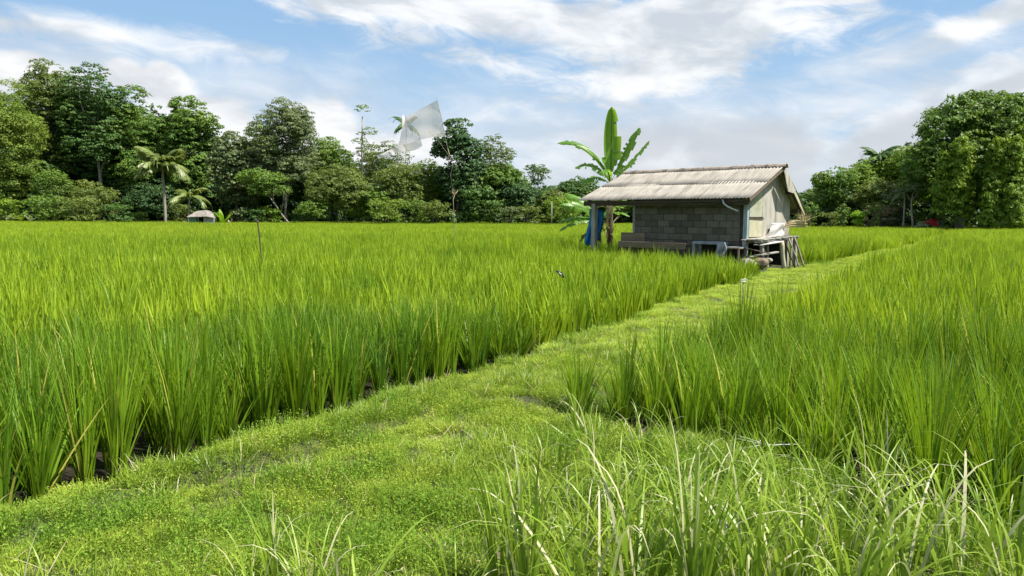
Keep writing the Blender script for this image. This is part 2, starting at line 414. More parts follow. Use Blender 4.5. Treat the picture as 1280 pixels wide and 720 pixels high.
def join(parts):
    Vs, Qs, Ts, b = [], [], [], 0
    for v, q, ti in parts:
        Vs.append(v); Qs.append(q + b); Ts.append(ti); b += len(v)
    return np.concatenate(Vs), np.concatenate(Qs), np.concatenate(Ts)
def proto(name, parts, mat):
    V, Q, T = join(parts) if isinstance(parts, list) else parts
    return bpy.data.objects.new(name, fast(name, V, Q, mat, {'tint': T}))

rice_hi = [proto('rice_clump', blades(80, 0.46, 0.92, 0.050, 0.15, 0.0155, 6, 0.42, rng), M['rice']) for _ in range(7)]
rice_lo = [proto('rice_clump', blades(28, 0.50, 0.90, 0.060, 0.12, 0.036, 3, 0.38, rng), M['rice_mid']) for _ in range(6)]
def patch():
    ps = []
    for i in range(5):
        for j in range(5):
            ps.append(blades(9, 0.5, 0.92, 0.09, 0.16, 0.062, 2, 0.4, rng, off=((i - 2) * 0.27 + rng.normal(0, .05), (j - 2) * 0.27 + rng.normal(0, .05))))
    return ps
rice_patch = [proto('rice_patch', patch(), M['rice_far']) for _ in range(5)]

HT = lambda x, y: -0.17 * np.exp(-(((x - 4.2) / 4.5) ** 2 + ((y - 22.5) / 4.5) ** 2)) + 0.92 + 0.10 * np.sin(x * 0.9 + 1.3 * np.sin(y * .5)) * np.sin(y * 0.7) + 0.05 * np.sin(x * 2.3 + y * 1.7)
def hut_clear(x, y):
    a, b = hut_xy(x, y)
    return (a > -6.4) & (a < 1.6) & (b > np.where(a > -1.75, -1.5, -0.75)) & (b < 3.9)
def in_view(x, y, margin=2.0):
    return (np.abs(x) < 0.78 * y + margin) & (y > 0.5)
LIM_L, LIM_R = 118.0, 96.0
def far_edge(x, y):
    # the paddies end in front of the woods
    return y < np.interp(x / np.maximum(y, 1), [-0.8, 0.0, 0.35, 0.8], [116, 128, 100, 88])
def field(side, du, dw, rmin, rmax):
    W0, W1 = (-160, -0.16) if side == 'L' else (0.3, 160)
    n_w = int((W1 - W0) / dw); 
    us_ = np.arange(-6, 190, du)
    wr = (W1 - np.arange(n_w) * dw) if side == 'L' else (W0 + np.arange(n_w) * dw)
    u_, w_ = np.meshgrid(us_, wr, indexing='ij')
    row = np.broadcast_to(np.arange(n_w)[None, :], u_.shape)
    if side == 'R' and du < 0.5: w_ = w_ + 0.09 * np.floor(row / 8) * 1.0
    u_ = u_.ravel(); w_ = w_.ravel(); row = row.ravel()
    jx = 0.05 if du < 0.5 else 0.25
    u_ = u_ + rng.normal(0, jx, u_.shape); w_ = w_ + rng.normal(0, jx * (0.6 if du < .5 else 1), w_.shape)
    x, y = xy(u_, w_)
    d = np.hypot(x, y)
    k = in_view(x, y) & (d >= rmin) & (d < rmax) & far_edge(x, y) & ~hut_clear(x, y)
    s = bund_sd(x, y); k &= s < -0.10
    return x[k], y[k], d[k], s[k]
near_pts = []
for side in 'LR':
    x, y, d, s = field(side, 0.285, 0.32, 0, 9.5)
    o = np.argsort(d); near_pts.append((side, x[o], y[o], s[o]))
rot = lambda n, tl=0.06: np.stack([rng.normal(0, tl, n), rng.normal(0, tl, n), rng.uniform(0, 6.28, n)], -1)
def scl(x, y, jit=0.15):
    n = len(x); h = HT(x, y) * (1 + rng.normal(0, jit, n)); w_ = 1 + rng.normal(0, 0.1, n)
    return np.stack([w_, w_, h], -1)
NAMED = {'L': 150, 'R': 150}
PADNAME = {'L': 'left', 'R': 'right'}
for side, x, y, s in near_pts:
    # the clumps that show largest stand as things of their own
    vis = (np.abs(x) < 0.72 * y + 0.2); order = np.concatenate([np.flatnonzero(vis), np.flatnonzero(~vis)])
    x, y, s = x[order], y[order], s[order]
    n1 = min(NAMED[side], int(vis.sum())); z = ground_z(x, y); r_ = rot(len(x)); s_ = scl(x, y)
    edge = []
    for i in range(n1):
        o = bpy.data.objects.new('rice_clump', rice_hi[int(rng.integers(0, 7))].data); C.objects.link(o)
        o.location = (x[i], y[i], z[i]); o.rotation_euler = r_[i]; o.scale = s_[i]
        if s[i] > -0.34:
            grp = 'edge clumps of the %s paddy' % PADNAME[side]; edge.append(o)
            tag(o, 'rice clump', 'rice plant', grp); continue
        lab = 'green rice clump inside the %s paddy, behind the clumps on its edge' % PADNAME[side]
        grp = 'inner clumps of the %s paddy' % PADNAME[side]
        tag(o, lab, 'rice plant', grp)
    ORD = ('first second third fourth fifth sixth seventh eighth ninth tenth eleventh twelfth thirteenth fourteenth fifteenth sixteenth seventeenth eighteenth nineteenth twentieth twenty-first twenty-second twenty-third twenty-fourth twenty-fifth twenty-sixth twenty-seventh twenty-eighth').split()
    edge.sort(key=lambda q: q.location.x / q.location.y)
    for i, q in enumerate(edge):
        far = len(edge) - 1 - i
        if side == 'L': q['label'] = ('%s edge clump of the left paddy counted from the left photo edge' % ORD[i]) if i < 28 else 'tall rice clump on the path edge of the left paddy, towards the shed'
        else: q['label'] = ('%s edge clump of the right paddy counted from the right photo edge' % ORD[far]) if far < 28 else 'rice clump on the left-hand edge of the right paddy, beside the path'
    x, y, z, r_, s_ = x[n1:], y[n1:], z[n1:], r_[n1:], s_[n1:]
    x2, y2, d2, _ = field(side, 0.25, 0.29, 9.5, 42.0)
    gn_scatter('rice_near', np.stack([x, y, z], -1), r_, s_, [proto_copy for proto_copy in [bpy.data.objects.new('rice_clump_source', p.data) for p in rice_hi]],
               'dense green rice rows of the %s paddy a few metres behind its nearest clumps' % PADNAME[side], 'rice')
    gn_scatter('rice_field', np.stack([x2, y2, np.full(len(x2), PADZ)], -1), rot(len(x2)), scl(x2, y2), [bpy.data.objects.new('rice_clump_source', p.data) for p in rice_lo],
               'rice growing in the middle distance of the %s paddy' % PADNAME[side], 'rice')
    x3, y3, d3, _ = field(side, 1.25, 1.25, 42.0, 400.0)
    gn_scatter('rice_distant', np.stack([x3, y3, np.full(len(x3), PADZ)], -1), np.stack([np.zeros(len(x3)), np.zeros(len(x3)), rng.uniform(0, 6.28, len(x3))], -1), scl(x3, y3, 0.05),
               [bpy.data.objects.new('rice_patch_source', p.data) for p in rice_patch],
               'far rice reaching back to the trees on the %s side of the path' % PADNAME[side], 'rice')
    print('rice', side, n1, len(x), len(x2), len(x3))

# ------------------------------------------------------------------ grass on the bund
def leaflets(n, rad, h0, h1, size, rg):
    """little ovate leaves at random heights"""
    p = np.stack([rg.uniform(-rad, rad, n), rg.uniform(-rad, rad, n), rg.uniform(h0, h1, n)], -1)
    nn = rg.normal(0, 0.55, (n, 3)); nn[:, 2] = 1; nn /= np.linalg.norm(nn, axis=1)[:, None]
    th = rg.uniform(0, 6.28, n); tt = np.stack([np.cos(th), np.sin(th), np.zeros(n)], -1)
    tt -= nn * (tt * nn).sum(1)[:, None]; tt /= np.linalg.norm(tt, axis=1)[:, None]; ss = np.cross(nn, tt)
    L = size * rg.uniform(0.6, 1.3, n)[:, None]; W_ = L * 0.42
    V = np.stack([p - tt * L * .5, p - ss * W_ * .5 - nn * L * .06, p + tt * L * .5, p + ss * W_ * .5 - nn * L * .06], 1).reshape(-1, 3)
    Q = (np.arange(n) * 4)[:, None] + np.arange(4)[None, :]
    return V, Q, rg.uniform(0, 1, n)
def offs(rad): return None
def turf_patch(nb, h0, h1, nl, wid, rad=0.17):
    th = []
    V, Q, T = blades(nb, h0, h1, rad, 0.55, wid, 2, 0.9, rng)
    th.append((V, Q, T))
    if nl: th.append(leaflets(nl, rad, 0.01, h1 * 0.75, 0.017, rng))
    return th
turf_a = [proto('turf', turf_patch(120, 0.035, 0.095, 55, 0.0045, 0.095), M['turf']) for _ in range(6)]
turf_t = [proto('turf_tall', blades(60, 0.06, 0.17, 0.09, 0.5, 0.0065, 3, 1.0, rng), M['tuft']) for _ in range(4)]
turf_b = [proto('turf_short', turf_patch(260, 0.03, 0.07, 60, 0.0060), M['turf_path']) for _ in range(4)]
weed_p = [proto('weed', turf_patch(40, 0.05, 0.12, 170, 0.005, 0.12), M['weed']) for _ in range(4)]
def scatter_on(u0, u1, w0, w1, dens):
    n = int((u1 - u0) * (w1 - w0) * dens)
    u = rng.uniform(u0, u1, n); w_ = rng.uniform(w0, w1, n); x, y = xy(u, w_)
    return x, y
x1, y1 = scatter_on(-4.5, 9, -0.4, 8.5, 95); d = np.hypot(x1, y1)
k = in_view(x1, y1, 0.8) & (rng.uniform(0, 1, len(x1)) > (uw(x1, y1)[0] - 3.5) / 3.5) & (bund_sd(x1, y1) > -0.08) & (d > 1.4); x1, y1 = x1[k], y1[k]
u1, w1 = uw(x1, y1)
gr = 0.86 + 0.10 * np.sin(u1 * 1.9) + 0.05 * np.sin(u1 * 5)
k = ~((np.abs(w1 - gr) < 0.045) & (u1 < 1.8) & (rng.uniform(0, 1, len(u1)) < 0.7)); k &= np.hypot((x1 - 1.78) / .2, (y1 - 5.02) / .16) > 1
x1, y1 = x1[k], y1[k]
n = len(x1); s_ = rng.uniform(0.85, 1.3, n) * (1 + 0.20 * np.sin(x1 * 2.1) * np.sin(y1 * 2.7) + 0.28 * np.sin(x1 * 7.3 + 2 * np.sin(y1 * 3)) * np.sin(y1 * 8.1))
gn_scatter('grass', np.stack([x1, y1, ground_z(x1, y1) - 0.004], -1), rot(n, 0.1), np.stack([np.ones(n), np.ones(n), s_], -1), turf_a,
           'short leafy grass and clover covering the bund in the foreground', 'grass')
kt = (np.sin(x1 * 2.9 + 1.3 * np.sin(y1 * 2.1)) * np.sin(y1 * 3.7 + x1) > 0.15) & (rng.uniform(0, 1, len(x1)) < 0.30); xt, yt = x1[kt], y1[kt]; n = len(xt)
gn_scatter('tall_grass', np.stack([xt, yt, ground_z(xt, yt) - 0.004], -1), rot(n, 0.15), np.stack([np.ones(n), np.ones(n), rng.uniform(0.7, 1.3, n)], -1), turf_t,
           'coarser taller grass growing in patches among the short grass of the bund', 'grass')
x2, y2 = scatter_on(4.2, 75, -0.8, 3.0, 20)
k = (bund_sd(x2, y2) > -0.08) & ~((hut_xy(x2, y2)[0] < 0.9) & (hut_xy(x2, y2)[1] > -0.5) & (hut_xy(x2, y2)[1] < 3.6)); x2, y2 = x2[k], y2[k]; n = len(x2)
gn_scatter('grass', np.stack([x2, y2, ground_z(x2, y2) - 0.004], -1), rot(n, 0.1), np.stack([np.full(n, 1.3), np.full(n, 1.3), rng.uniform(0.7, 1.3, n)], -1), turf_b,
           'short yellow-green mown grass on the path further back towards the shed', 'grass')
# darker leafy weeds: at the rice foot, round the shed, in clumps on the bund
us_, ws_ = [], []
for (px, py, rx, n) in ((500, 512, .35, 26), (300, 560, .25, 14), (430, 555, .2, 10), (930, 600, .38, 60), (660, 640, .3, 16), (760, 500, .3, 20), (700, 560, .3, 24), (360, 700, .4, 20), (240, 700, .3, 10), (1150, 640, .5, 30), (150, 650, .22, 22), (420, 600, .25, 24), (570, 640, .3, 30), (300, 660, .25, 20), (480, 690, .2, 22), (60, 680, .2, 16), (925, 338, .35, 40), (1000, 327, .35, 40), (1025, 330, .4, 25)):
    g = gp(px, py)
    us_.append(g.x + rng.normal(0, rx, n)); ws_.append(g.y + rng.normal(0, rx * .6, n))
for uu_ in np.arange(-2, 40, 0.16):
    for e in ((w_left(uu_) + rng.normal(0, .06)), (w_right(uu_) if uu_ > 2.8 else None)):
        if e is None or rng.uniform() < 0.45: continue
        x, y = xy(uu_ + rng.normal(0, .1), e); us_.append(np.array([x])); ws_.append(np.array([y]))
us_.append(rng.uniform(1.0, 3.4, 90)); ws_.append(rng.uniform(2.6, 4.4, 90))
x3 = np.concatenate(us_); y3 = np.concatenate(ws_); k = in_view(x3, y3, 1); x3, y3 = x3[k], y3[k]; n = len(x3)
gn_scatter('weeds', np.stack([x3, y3, ground_z(x3, y3) - 0.01], -1), rot(n, 0.15), np.stack([np.ones(n), np.ones(n), rng.uniform(0.8, 2.0, n)], -1), weed_p,
           'low leafy weeds along the foot of the rice and in patches on the bund', 'weeds')
xs_, ys_ = scatter_on(-3, 20, -0.2, 5.0, 9); k = in_view(xs_, ys_, .5) & (bund_sd(xs_, ys_) > -0.15) & (np.hypot(xs_, ys_) > 2); xs_, ys_ = xs_[k], ys_[k]; n = len(xs_)
straw_p = [proto('straw', blades(7, 0.05, 0.22, 0.10, 1.2, 0.005, 3, 0.6, rng), M['straw']) for _ in range(4)]
gn_scatter('dry_straw', np.stack([xs_, ys_, ground_z(xs_, ys_) + 0.02], -1), rot(n, 0.2), np.ones((n, 3)), straw_p, 'scattered dry straw lying in the short grass of the bund', 'straw')

# ------------------------------------------------------------------ long grass tufts in the foreground
def tuft_mesh(nb, h0, h1, lean, curl, wid, droop, sp=0.05):
    V, Q, T = blades(nb, h0, h1, sp, lean, wid, 9, curl, rng, droop=droop)
    return fast('grass_tuft', V, Q, M['tuft'], {'tint': T})
T_up = [tuft_mesh(34, 0.35, 0.82, 0.15, 0.45, 0.017, 0.3) for _ in range(3)]
T_arch = [tuft_mesh(30, 0.45, 0.95, 0.28, 1.1, 0.016, 1.5, 0.08) for _ in range(4)]
T_low = [tuft_mesh(30, 0.20, 0.50, 0.40, 1.0, 0.011, 0.9, 0.09) for _ in range(3)]
tufts = [  # px, py of the foot, mesh list, scale, place words
 (655, 745, T_up, 1.0, 'upright, rising from the bottom edge just right of the middle'),
 (625, 735, T_up, .85, 'thin and upright, second left of the bottom middle clump'),
 (740, 770, T_arch, .95, 'arching, right of the upright middle tuft'),
 (800, 745, T_arch, 1.0, 'arching with bent tips, in the middle of the bottom right thicket'),
 (865, 775, T_up, 1.05, 'broad-bladed, at the bottom edge below the grey stone'),
 (850, 700, T_arch, .75, 'smaller, growing behind the bottom right thicket'),
 (930, 770, T_arch, 1.0, 'wide arching blades crossing the grey stone'),
 (1000, 735, T_up, .85, 'single stout upright blades, right of the grey stone'),
 (1050, 700, T_arch, .9, 'tall, in front of the right paddy edge'),
 (1085, 640, T_up, .95, 'tall yellowish, standing before the dark gap in the right rice'),
 (1130, 760, T_arch, 1.0, 'long pale arching blades near the lower right corner'),
 (1200, 740, T_arch, 1.05, 'sprawling, second from the lower right corner'),
 (1275, 760, T_arch, 1.0, 'nearest the lower right corner'),
 (1180, 660, T_low, 1.0, 'low, before the bare soil patch at the right edge'),
 (1240, 690, T_low, 1.1, 'low and loose, under the buff stone at the right edge'),
 (960, 690, T_low, 1.0, 'low spreading, right of the leafy mound'),
 (705, 650, T_low, .9, 'short, near the yellow blade tip'),
 (770, 640, T_arch, .7, 'thin, half way between the path and the leafy mound'),
 (820, 610, T_low, 1.0, 'short and ragged, at the near corner of the right rice'),
 (900, 720, T_arch, .85, 'dense, directly in front of the grey stone'),
 (345, 740, T_up, .6, 'upright, left of the middle at the bottom edge'),
 (385, 770, T_arch, .6, 'arching blades spreading right, bottom left of the middle'),
 (320, 785, T_arch, .6, 'pale bent blades, left neighbour of the upright one'),
 (430, 770, T_low, 1.2, 'low curling, between the two bottom thickets'),
 (225, 800, T_up, .5, 'sparse, at the bottom edge left of centre'),
 (120, 815, T_up, .55, 'sparse pale spikes near the lower left corner'),
 (20, 815, T_up, .6, 'in the lower left corner'),
 (60, 800, T_arch, .55, 'thin, second from the lower left corner'),
 (575, 790, T_arch, .6, 'small arching, at the bottom edge by the upright middle tuft'),
 (1010, 600, T_low, 1.1, 'ragged, at the foot of the right rice by the bleached leaf'),
 (675, 640, T_low, 1.20, 'low and loose, behind the upright middle tuft'),
 (740, 560, T_low, 1.20, 'low and loose, in front of the first right rice clump'),
 (730, 680, T_arch, 0.62, 'thin and arching, left side of the bottom right thicket'),
 (850, 640, T_low, 1.00, 'low and loose, just left of the leafy mound'),
 (905, 615, T_up, 0.62, 'upright, on the leafy mound'),
 (745, 610, T_up, 0.62, 'upright, right of the yellow blade tip'),
 (800, 655, T_low, 1.00, 'low and loose, at the back of the bottom right thicket'),
 (945, 610, T_arch, 0.62, 'thin and arching, below the bleached leaf'),
 (890, 680, T_low, 1.20, 'low and loose, behind the grey stone'),
 (950, 650, T_low, 1.20, 'low and loose, midway between the two stones and the rice'),
 (800, 570, T_low, 1.00, 'low and loose, in front of the second right rice clump'),
 (1060, 640, T_low, 1.00, 'low and loose, where the bund meets the right rice'),
 (690, 590, T_low, 1.00, 'low and loose, near the small upright tuft'),
 (860, 600, T_low, 1.20, 'low and loose, left of the small pinkish stone'),
 (990, 640, T_low, 1.20, 'low and loose, under the edge of the right rice'),
 (1010, 670, T_low, 1.20, 'low and loose, close behind the single stout blades'),
 (980, 770, T_arch, .95, 'arching, at the bottom edge right of the single stout blades'),
 (1060, 780, T_arch, 1.0, 'dense, at the bottom edge below the tall yellowish tuft'),
 (1150, 700, T_low, 1.2, 'low, between the tall yellowish tuft and the long pale one'),
 (780, 700, T_low, 1.2, 'low filler in the bottom right thicket, left of its arching tuft'),
 (700, 720, T_low, 1.1, 'low, between the upright middle tuft and the thicket'),
 (880, 650, T_low, 1.0, 'short, just behind the small pinkish stone'),
 (1110, 660, T_up, .8, 'upright, behind the long pale blades at lower right'),
 (1230, 640, T_low, .9, 'short and dry, beside the bare soil at the right edge'),
 (720, 535, T_up, .5, 'small upright, at the point where the right rice begins'),
]
for px, py, ml, sc_, words in tufts:
    g = gp(px, py); o = bpy.data.objects.new('grass_tuft', random.choice(ml)); C.objects.link(o)
    o.location = (g.x, g.y, float(ground_z(g.x, g.y)) - 0.01); o.rotation_euler = (0, 0, random.uniform(0, 6.28)); o.scale = (sc_, sc_, sc_)
    tag(o, 'long grass tuft, ' + words, 'grass tuft', 'long grass tufts in the foreground')

# ------------------------------------------------------------------ trees
def unit(n, rg=rng):
    v = rg.normal(0, 1, (n, 3)); return v / np.linalg.norm(v, axis=1)[:, None]
def leaf_quads(P, N, L, asp=0.5, droop=0.0):
    n = len(P)
    N = N + rng.normal(0, 0.45, (n, 3)); N[:, 2] += 0.25; N /= np.linalg.norm(N, axis=1)[:, None]
    tt = unit(n); tt[:, 2] -= droop; tt -= N * (tt * N).sum(1)[:, None]; tt /= np.linalg.norm(tt, axis=1)[:, None] + 1e-6
    ss = np.cross(N, tt); L = (L * rng.uniform(0.6, 1.3, n))[:, None]; W_ = L * asp
    V = np.stack([P - tt * L * .5, P - ss * W_ * .5 - N * L * .08, P + tt * L * .5 - N * L * .05, P + ss * W_ * .5 - N * L * .08], 1).reshape(-1, 3)
    return V, (np.arange(n) * 4)[:, None] + np.arange(4)[None, :], rng.uniform(0, 1, n)
def crown_mesh(lobes, leaf, per_m2_, mat, flat=0.6, droop=0.0, csize=0.27, asp=0.5, cover=1.0, name='crown'):
    """lobes: (centre, rx, ry, rz). Every lobe is covered with small leaf clumps, flattened and convex upwards."""
    Ps, Ns = [], []; per_m2 = per_m2_ * 1.35 * 1.2; leaf = leaf * .86
    for c, rx, ry, rz in lobes:
        rm = (rx * ry * rz) ** (1 / 3); cr = max(0.35, rm * csize)
        area = 4 * math.pi * rm * rm
        nc = max(6, int(area / (math.pi * cr * cr) * 1.15 * cover))
        dv = unit(nc * 2); dv = dv[(dv[:, 2] > -0.75)][:nc]
        cc = np.array(c) + dv * np.array([rx, ry, rz]) * rng.uniform(0.72, 1.04, (len(dv), 1))
        rr = cr * rng.uniform(0.6, 1.35, len(dv))
        for p, r_, dd in zip(cc, rr, dv):
            m = max(5, int(per_m2 * 3.2 * r_ * r_))
            q = unit(m); q[:, 2] = np.abs(q[:, 2]) * 1.0 - 0.25 * rng.uniform(0, 1, m)
            q *= rng.uniform(0.55, 1.0, (m, 1))
            Ps.append(p + q * np.array([r_, r_, r_ * flat])); Ns.append(q + dd * 0.5)
    P = np.concatenate(Ps); N = np.concatenate(Ns)
    V, Q, T = leaf_quads(P, N, leaf, asp, droop)
    return fast(name, V, Q, mat, {'tint': T})
def limb(mb, a, b, r0, r1, n=7, k=5, bend=0.08):
    a, b = Vector(a), Vector(b); L = (b - a).length; pts = []
    o1 = Vector([random.uniform(-1, 1) for _ in range(3)]) * L * bend
    for i in range(k + 1):
        s = i / k; pts.append(a.lerp(b, s) + o1 * math.sin(s * math.pi) + Vector([random.uniform(-1, 1) for _ in range(3)]) * L * 0.01)
    mb.tube(pts, [r0 + (r1 - r0) * (i / k) ** 0.8 for i in range(k + 1)], n, 0.08)
    return pts
NTRI = [0]
def tree(px, top, hw, dist, low, fam, label, name='broadleaf_tree', cat='tree', shape='round', nl=18, leaf=0.42, dens=9, bark='bark', lean=0.0, trunk_top=0.6,
         droop=0.0, flat=0.6, cover=1.0, csize=0.3, group=None, tr=None, shift=0.0):
    """a crown that spans px-hw..px+hw and reaches from py=top down to py=low, on a trunk standing on the ground"""
    base = gd(px, 300, dist); bx, by = base.x, base.y; s = dist / F
    hz = 267 + px / 1280 * 6
    H = EYE.z + (hz - top) * s; ZL = max(0.4, EYE.z + (hz - low) * s); RW = hw * s
    cz = (H + ZL) / 2; RZ = (H - ZL) / 2; RD = min(RW, 7.0) * 0.9
    root = empty(name, (bx, by, 0)); lobes = []
    cx = lean * RW
    for i in range(nl):
        d = unit(1)[0]
        if shape == 'round':
            k = random.uniform(0.5, 0.92)
            r_ = random.uniform(0.26, 0.42)
        elif shape == 'dome':
            d[2] = abs(d[2]) * 1.2 - 0.25; k = random.uniform(0.5, 0.92); r_ = random.uniform(0.24, 0.38)
        elif shape == 'tiers':
            k = random.uniform(0.3, 0.85); r_ = random.uniform(0.16, 0.30)
        elif shape == 'cone':
            z = random.uniform(-0.9, 0.85); q = (1 - (z + 0.9) / 1.9) * 0.75 + 0.08
            th = random.uniform(0, 6.28); d = np.array([math.cos(th) * q, math.sin(th) * q, z]); k = 1.0; r_ = random.uniform(0.2, 0.34)
        p = d * k
        fx = r_ * RW * random.uniform(0.9, 1.2); fz = r_ * RZ * random.uniform(0.8, 1.1)
        if shape == 'tiers': fz *= 0.4
        fz = max(min(fz, fx * 1.1), fx * 0.35)
        X_ = cx * (p[2] + 1) / 2 + p[0] * (RW - fx * .6); Y_ = p[1] * (RD - min(fx, RD) * .6); Z_ = p[2] * (RZ - fz * .4) + cz
        Z_ = min(Z_, H - fz * 0.9); Z_ = max(Z_, ZL + fz * 0.3)
        if name == 'bush': Z_ = max(Z_ * random.uniform(.35, 1.0), fz * .5)
        lobes.append(((X_, Y_, Z_), fx, min(fx, RD), fz))
    if shape in ('round', 'dome'):
        for i in range(7):     # broad shoulders so that the crown keeps its width high up
            th = i / 7 * 6.28 + random.random(); fx = RW * random.uniform(.28, .38); fz = max(min(RZ * .3, fx * .9), fx * .5)
            if name == 'bush': fz = min(fz, H * .4)
            zz = cz + RZ * random.uniform(.25, .62)
            lobes.append(((cx + math.cos(th) * RW * .55, math.sin(th) * RD * .5, min(zz, H - fz)), fx, min(fx, RD), fz))
    # a lobe that carries the very top
    fx = (0.46 if shape in ('round', 'dome') else .3) * RW; lobes.append(((cx, 0, H - fx * 0.55), fx, min(fx, RD), fx * 0.6))
    me = crown_mesh(lobes, leaf, dens, G[fam], flat, droop, csize, cover=cover)
    NTRI[0] += len(me.polygons) * 2
    mb = MB(); tt = H * trunk_top if tr is None else EYE.z + (hz - tr) * s
    r0 = max(0.10, H * (0.009 if shape == 'tiers' else 0.014)); r0 = min(r0, 0.34)
    p = limb(mb, (shift * RW, 0, -0.3), (cx * .6, 0, tt), r0, r0 * .55, 8, 7, 0.02)
    for lb in random.sample(lobes, min(7, len(lobes))):
        st = p[random.randint(3, 6)]
        limb(mb, st, lb[0], r0 * .42, r0 * .10, 5, 4, 0.08)
    mobj('crown', me, root); mb.build('trunk', M[bark], root, smooth=True)
    return tag(root, label, cat, group)

TG = 'trees at the edge of the left wood'
# --- left wood (px, top, half width, distance, crown bottom, foliage) ; horizon is near y 268
tree(14, 105, 62, 113, 262, 'feather', 'light feathery green tree at the far left edge of the photo', nl=26, leaf=0.34, group=TG, droop=0.8, flat=0.9, dens=10)
tree(72, 82, 50, 120, 250, 'olive', 'tall olive green tree, highest point of the left wood, with a slanting bare bough', nl=24, group=TG, trunk_top=.75, bark='bark_pale', shift=-.6, cover=.85)
tree(125, 86, 44, 118, 225, 'dark', 'tall dark tree with one straight pale trunk in the left wood', nl=24, group=TG, bark='bark_pale', tr=150, cover=.8, flat=.4)
tree(172, 112, 44, 120, 266, 'mid', 'dense dark green tree directly behind and left of the coconut palm', nl=24, group=TG, cover=1.1)
tree(150, 130, 60, 124, 270, 'dark', 'broad shaded tree behind the straight pale trunk', nl=26, group=TG)
tree(240, 126, 46, 121, 264, 'mid', 'rounded leafy tree rising behind and right of the coconut palm', nl=22, leaf=0.55, group=TG)
tree(40, 190, 60, 118, 272, 'dark', 'low dark tree filling the wood below the feathery tree at the left edge', nl=26, group=TG)
tree(110, 228, 46, 112, 274, 'olive', 'spreading bush with layered leaves at the foot of the pale trunk', 'bush', 'bush', 'dome', 18, group='bushes under the left wood', leaf=.36)
tree(70, 212, 26, 111, 262, 'mid', 'green sapling above the spreading bush in the left wood', nl=12, leaf=.34, group=TG)
tree(200, 225, 50, 119, 274, 'deep', 'dark shrubs mass behind the stem of the coconut palm', 'bush', 'bush', 'dome', 22, group='bushes under the left wood')
tree(296, 168, 38, 112, 268, 'grey', 'dark grey-green tree with silvery leaves right of the far farm shed', nl=26, leaf=0.5, group=TG, cover=1.1)
tree(325, 160, 30, 118, 268, 'bright', 'small bright topped tree between the silvery tree and the round one', nl=14, group=TG)
tree(357, 128, 47, 112, 246, 'grey', 'round crowned grey-green tree standing above its neighbours left of the flag', nl=30, leaf=0.34, dens=12, group=TG, bark='bark_pale', tr=215, cover=.95)
tree(345, 212, 36, 107, 250, 'mid', 'low tree with a leaning pale trunk under the round crowned one', nl=16, group=TG, bark='bark_pale', lean=-.5, shift=.6, cover=.8, tr=240)
tree(350, 190, 58, 122, 272, 'deep', 'dark backing tree behind the leaning trunk', nl=26, group=TG)
tree(412, 176, 42, 121, 268, 'mid', 'mid green tree behind the big round bush', nl=20, group=TG)
tree(422, 208, 44, 106, 272, 'olive', 'big round bushy tree with drooping olive foliage left of the flag stake', nl=26, leaf=.34, dens=12, group=TG, droop=.9, cover=1.1)
tree(455, 134, 30, 118, 232, 'feather', 'thin tall tree with separate flat tiers of foliage left of the flag', shape='tiers', nl=9, leaf=.34, dens=10, flat=.35, bark='bark_pale', trunk_top=.9, group=TG, cover=.8)
tree(480, 176, 38, 121, 262, 'olive', 'open tree whose crown touches the lower edge of the flag', nl=15, leaf=.34, group=TG, cover=.7)
tree(500, 205, 38, 108, 268, 'olive', 'bushy bamboo-like thicket beneath the flag', 'bamboo_thicket', 'bamboo', nl=26, leaf=.36, droop=1.0, group=None, flat=.9)
tree(535, 200, 26, 112, 262, 'feather', 'light green tree between the thicket and the tall dark tree', nl=16, leaf=.32, group=TG, droop=.6)
tree(472, 235, 32, 106, 274, 'mid', 'low green bush left of the bamboo thicket', 'bush', 'bush', 'dome', 12, group='bushes under the left wood')
tree(572, 150, 36, 109, 266, 'deep', 'tall very dark tree right behind the flag pole', nl=26, leaf=.5, group=TG, cover=1.0)
tree(560, 215, 40, 116, 272, 'deep', 'wide dark tree behind the flag stake', nl=24, group=TG)
tree(618, 170, 30, 112, 240, 'olive', 'airy tree with sky showing through, right of the tall dark tree', nl=12, leaf=.34, flat=.4, group=TG, cover=.75, bark='bark_pale')
tree(625, 205, 38, 111, 272, 'mid', 'light leafy tree in front of the dark ones, right of the flag stake', nl=22, leaf=.5, group=TG, cover=.9)
tree(600, 232, 30, 107, 274, 'dark', 'low bush with pale spots at the foot of the tall dark tree', 'bush', 'bush', 'dome', 14, leaf=.5, group='bushes under the left wood')
tree(648, 228, 34, 109, 274, 'deep', 'dark low tree in the middle of the tree line', nl=20, group=TG)
tree(672, 206, 20, 114, 232, 'dark', 'small slender tree with a see-through crown left of the banana plant', nl=9, leaf=.36, group=TG, cover=.8, bark='bark_pale', trunk_top=.85)
tree(690, 238, 30, 111, 272, 'olive', 'pale green bushes by the thin white pole', 'bush', 'bush', 'dome', 16, group='bushes under the left wood')
tree(722, 222, 28, 116, 268, 'dark', 'round dark tree seen just left of the shed roof', nl=18, group=TG)
tree(770, 236, 46, 120, 273, 'mid', 'tree seen through the open porch of the shed', nl=22, group=TG)
tree(850, 240, 60, 122, 273, 'mid', 'low tree behind the shed wall', nl=20, group=TG)
tree(935, 238, 55, 118, 274, 'dark', 'low tree behind the gable of the shed', nl=20, group=TG)
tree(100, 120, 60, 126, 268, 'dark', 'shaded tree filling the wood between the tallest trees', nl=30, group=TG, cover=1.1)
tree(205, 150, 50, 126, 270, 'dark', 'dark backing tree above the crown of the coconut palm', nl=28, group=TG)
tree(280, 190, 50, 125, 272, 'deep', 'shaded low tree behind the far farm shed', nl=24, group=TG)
tree(395, 205, 40, 124, 270, 'dark', 'shaded tree between the round crowned tree and the round bush', nl=20, group=TG)
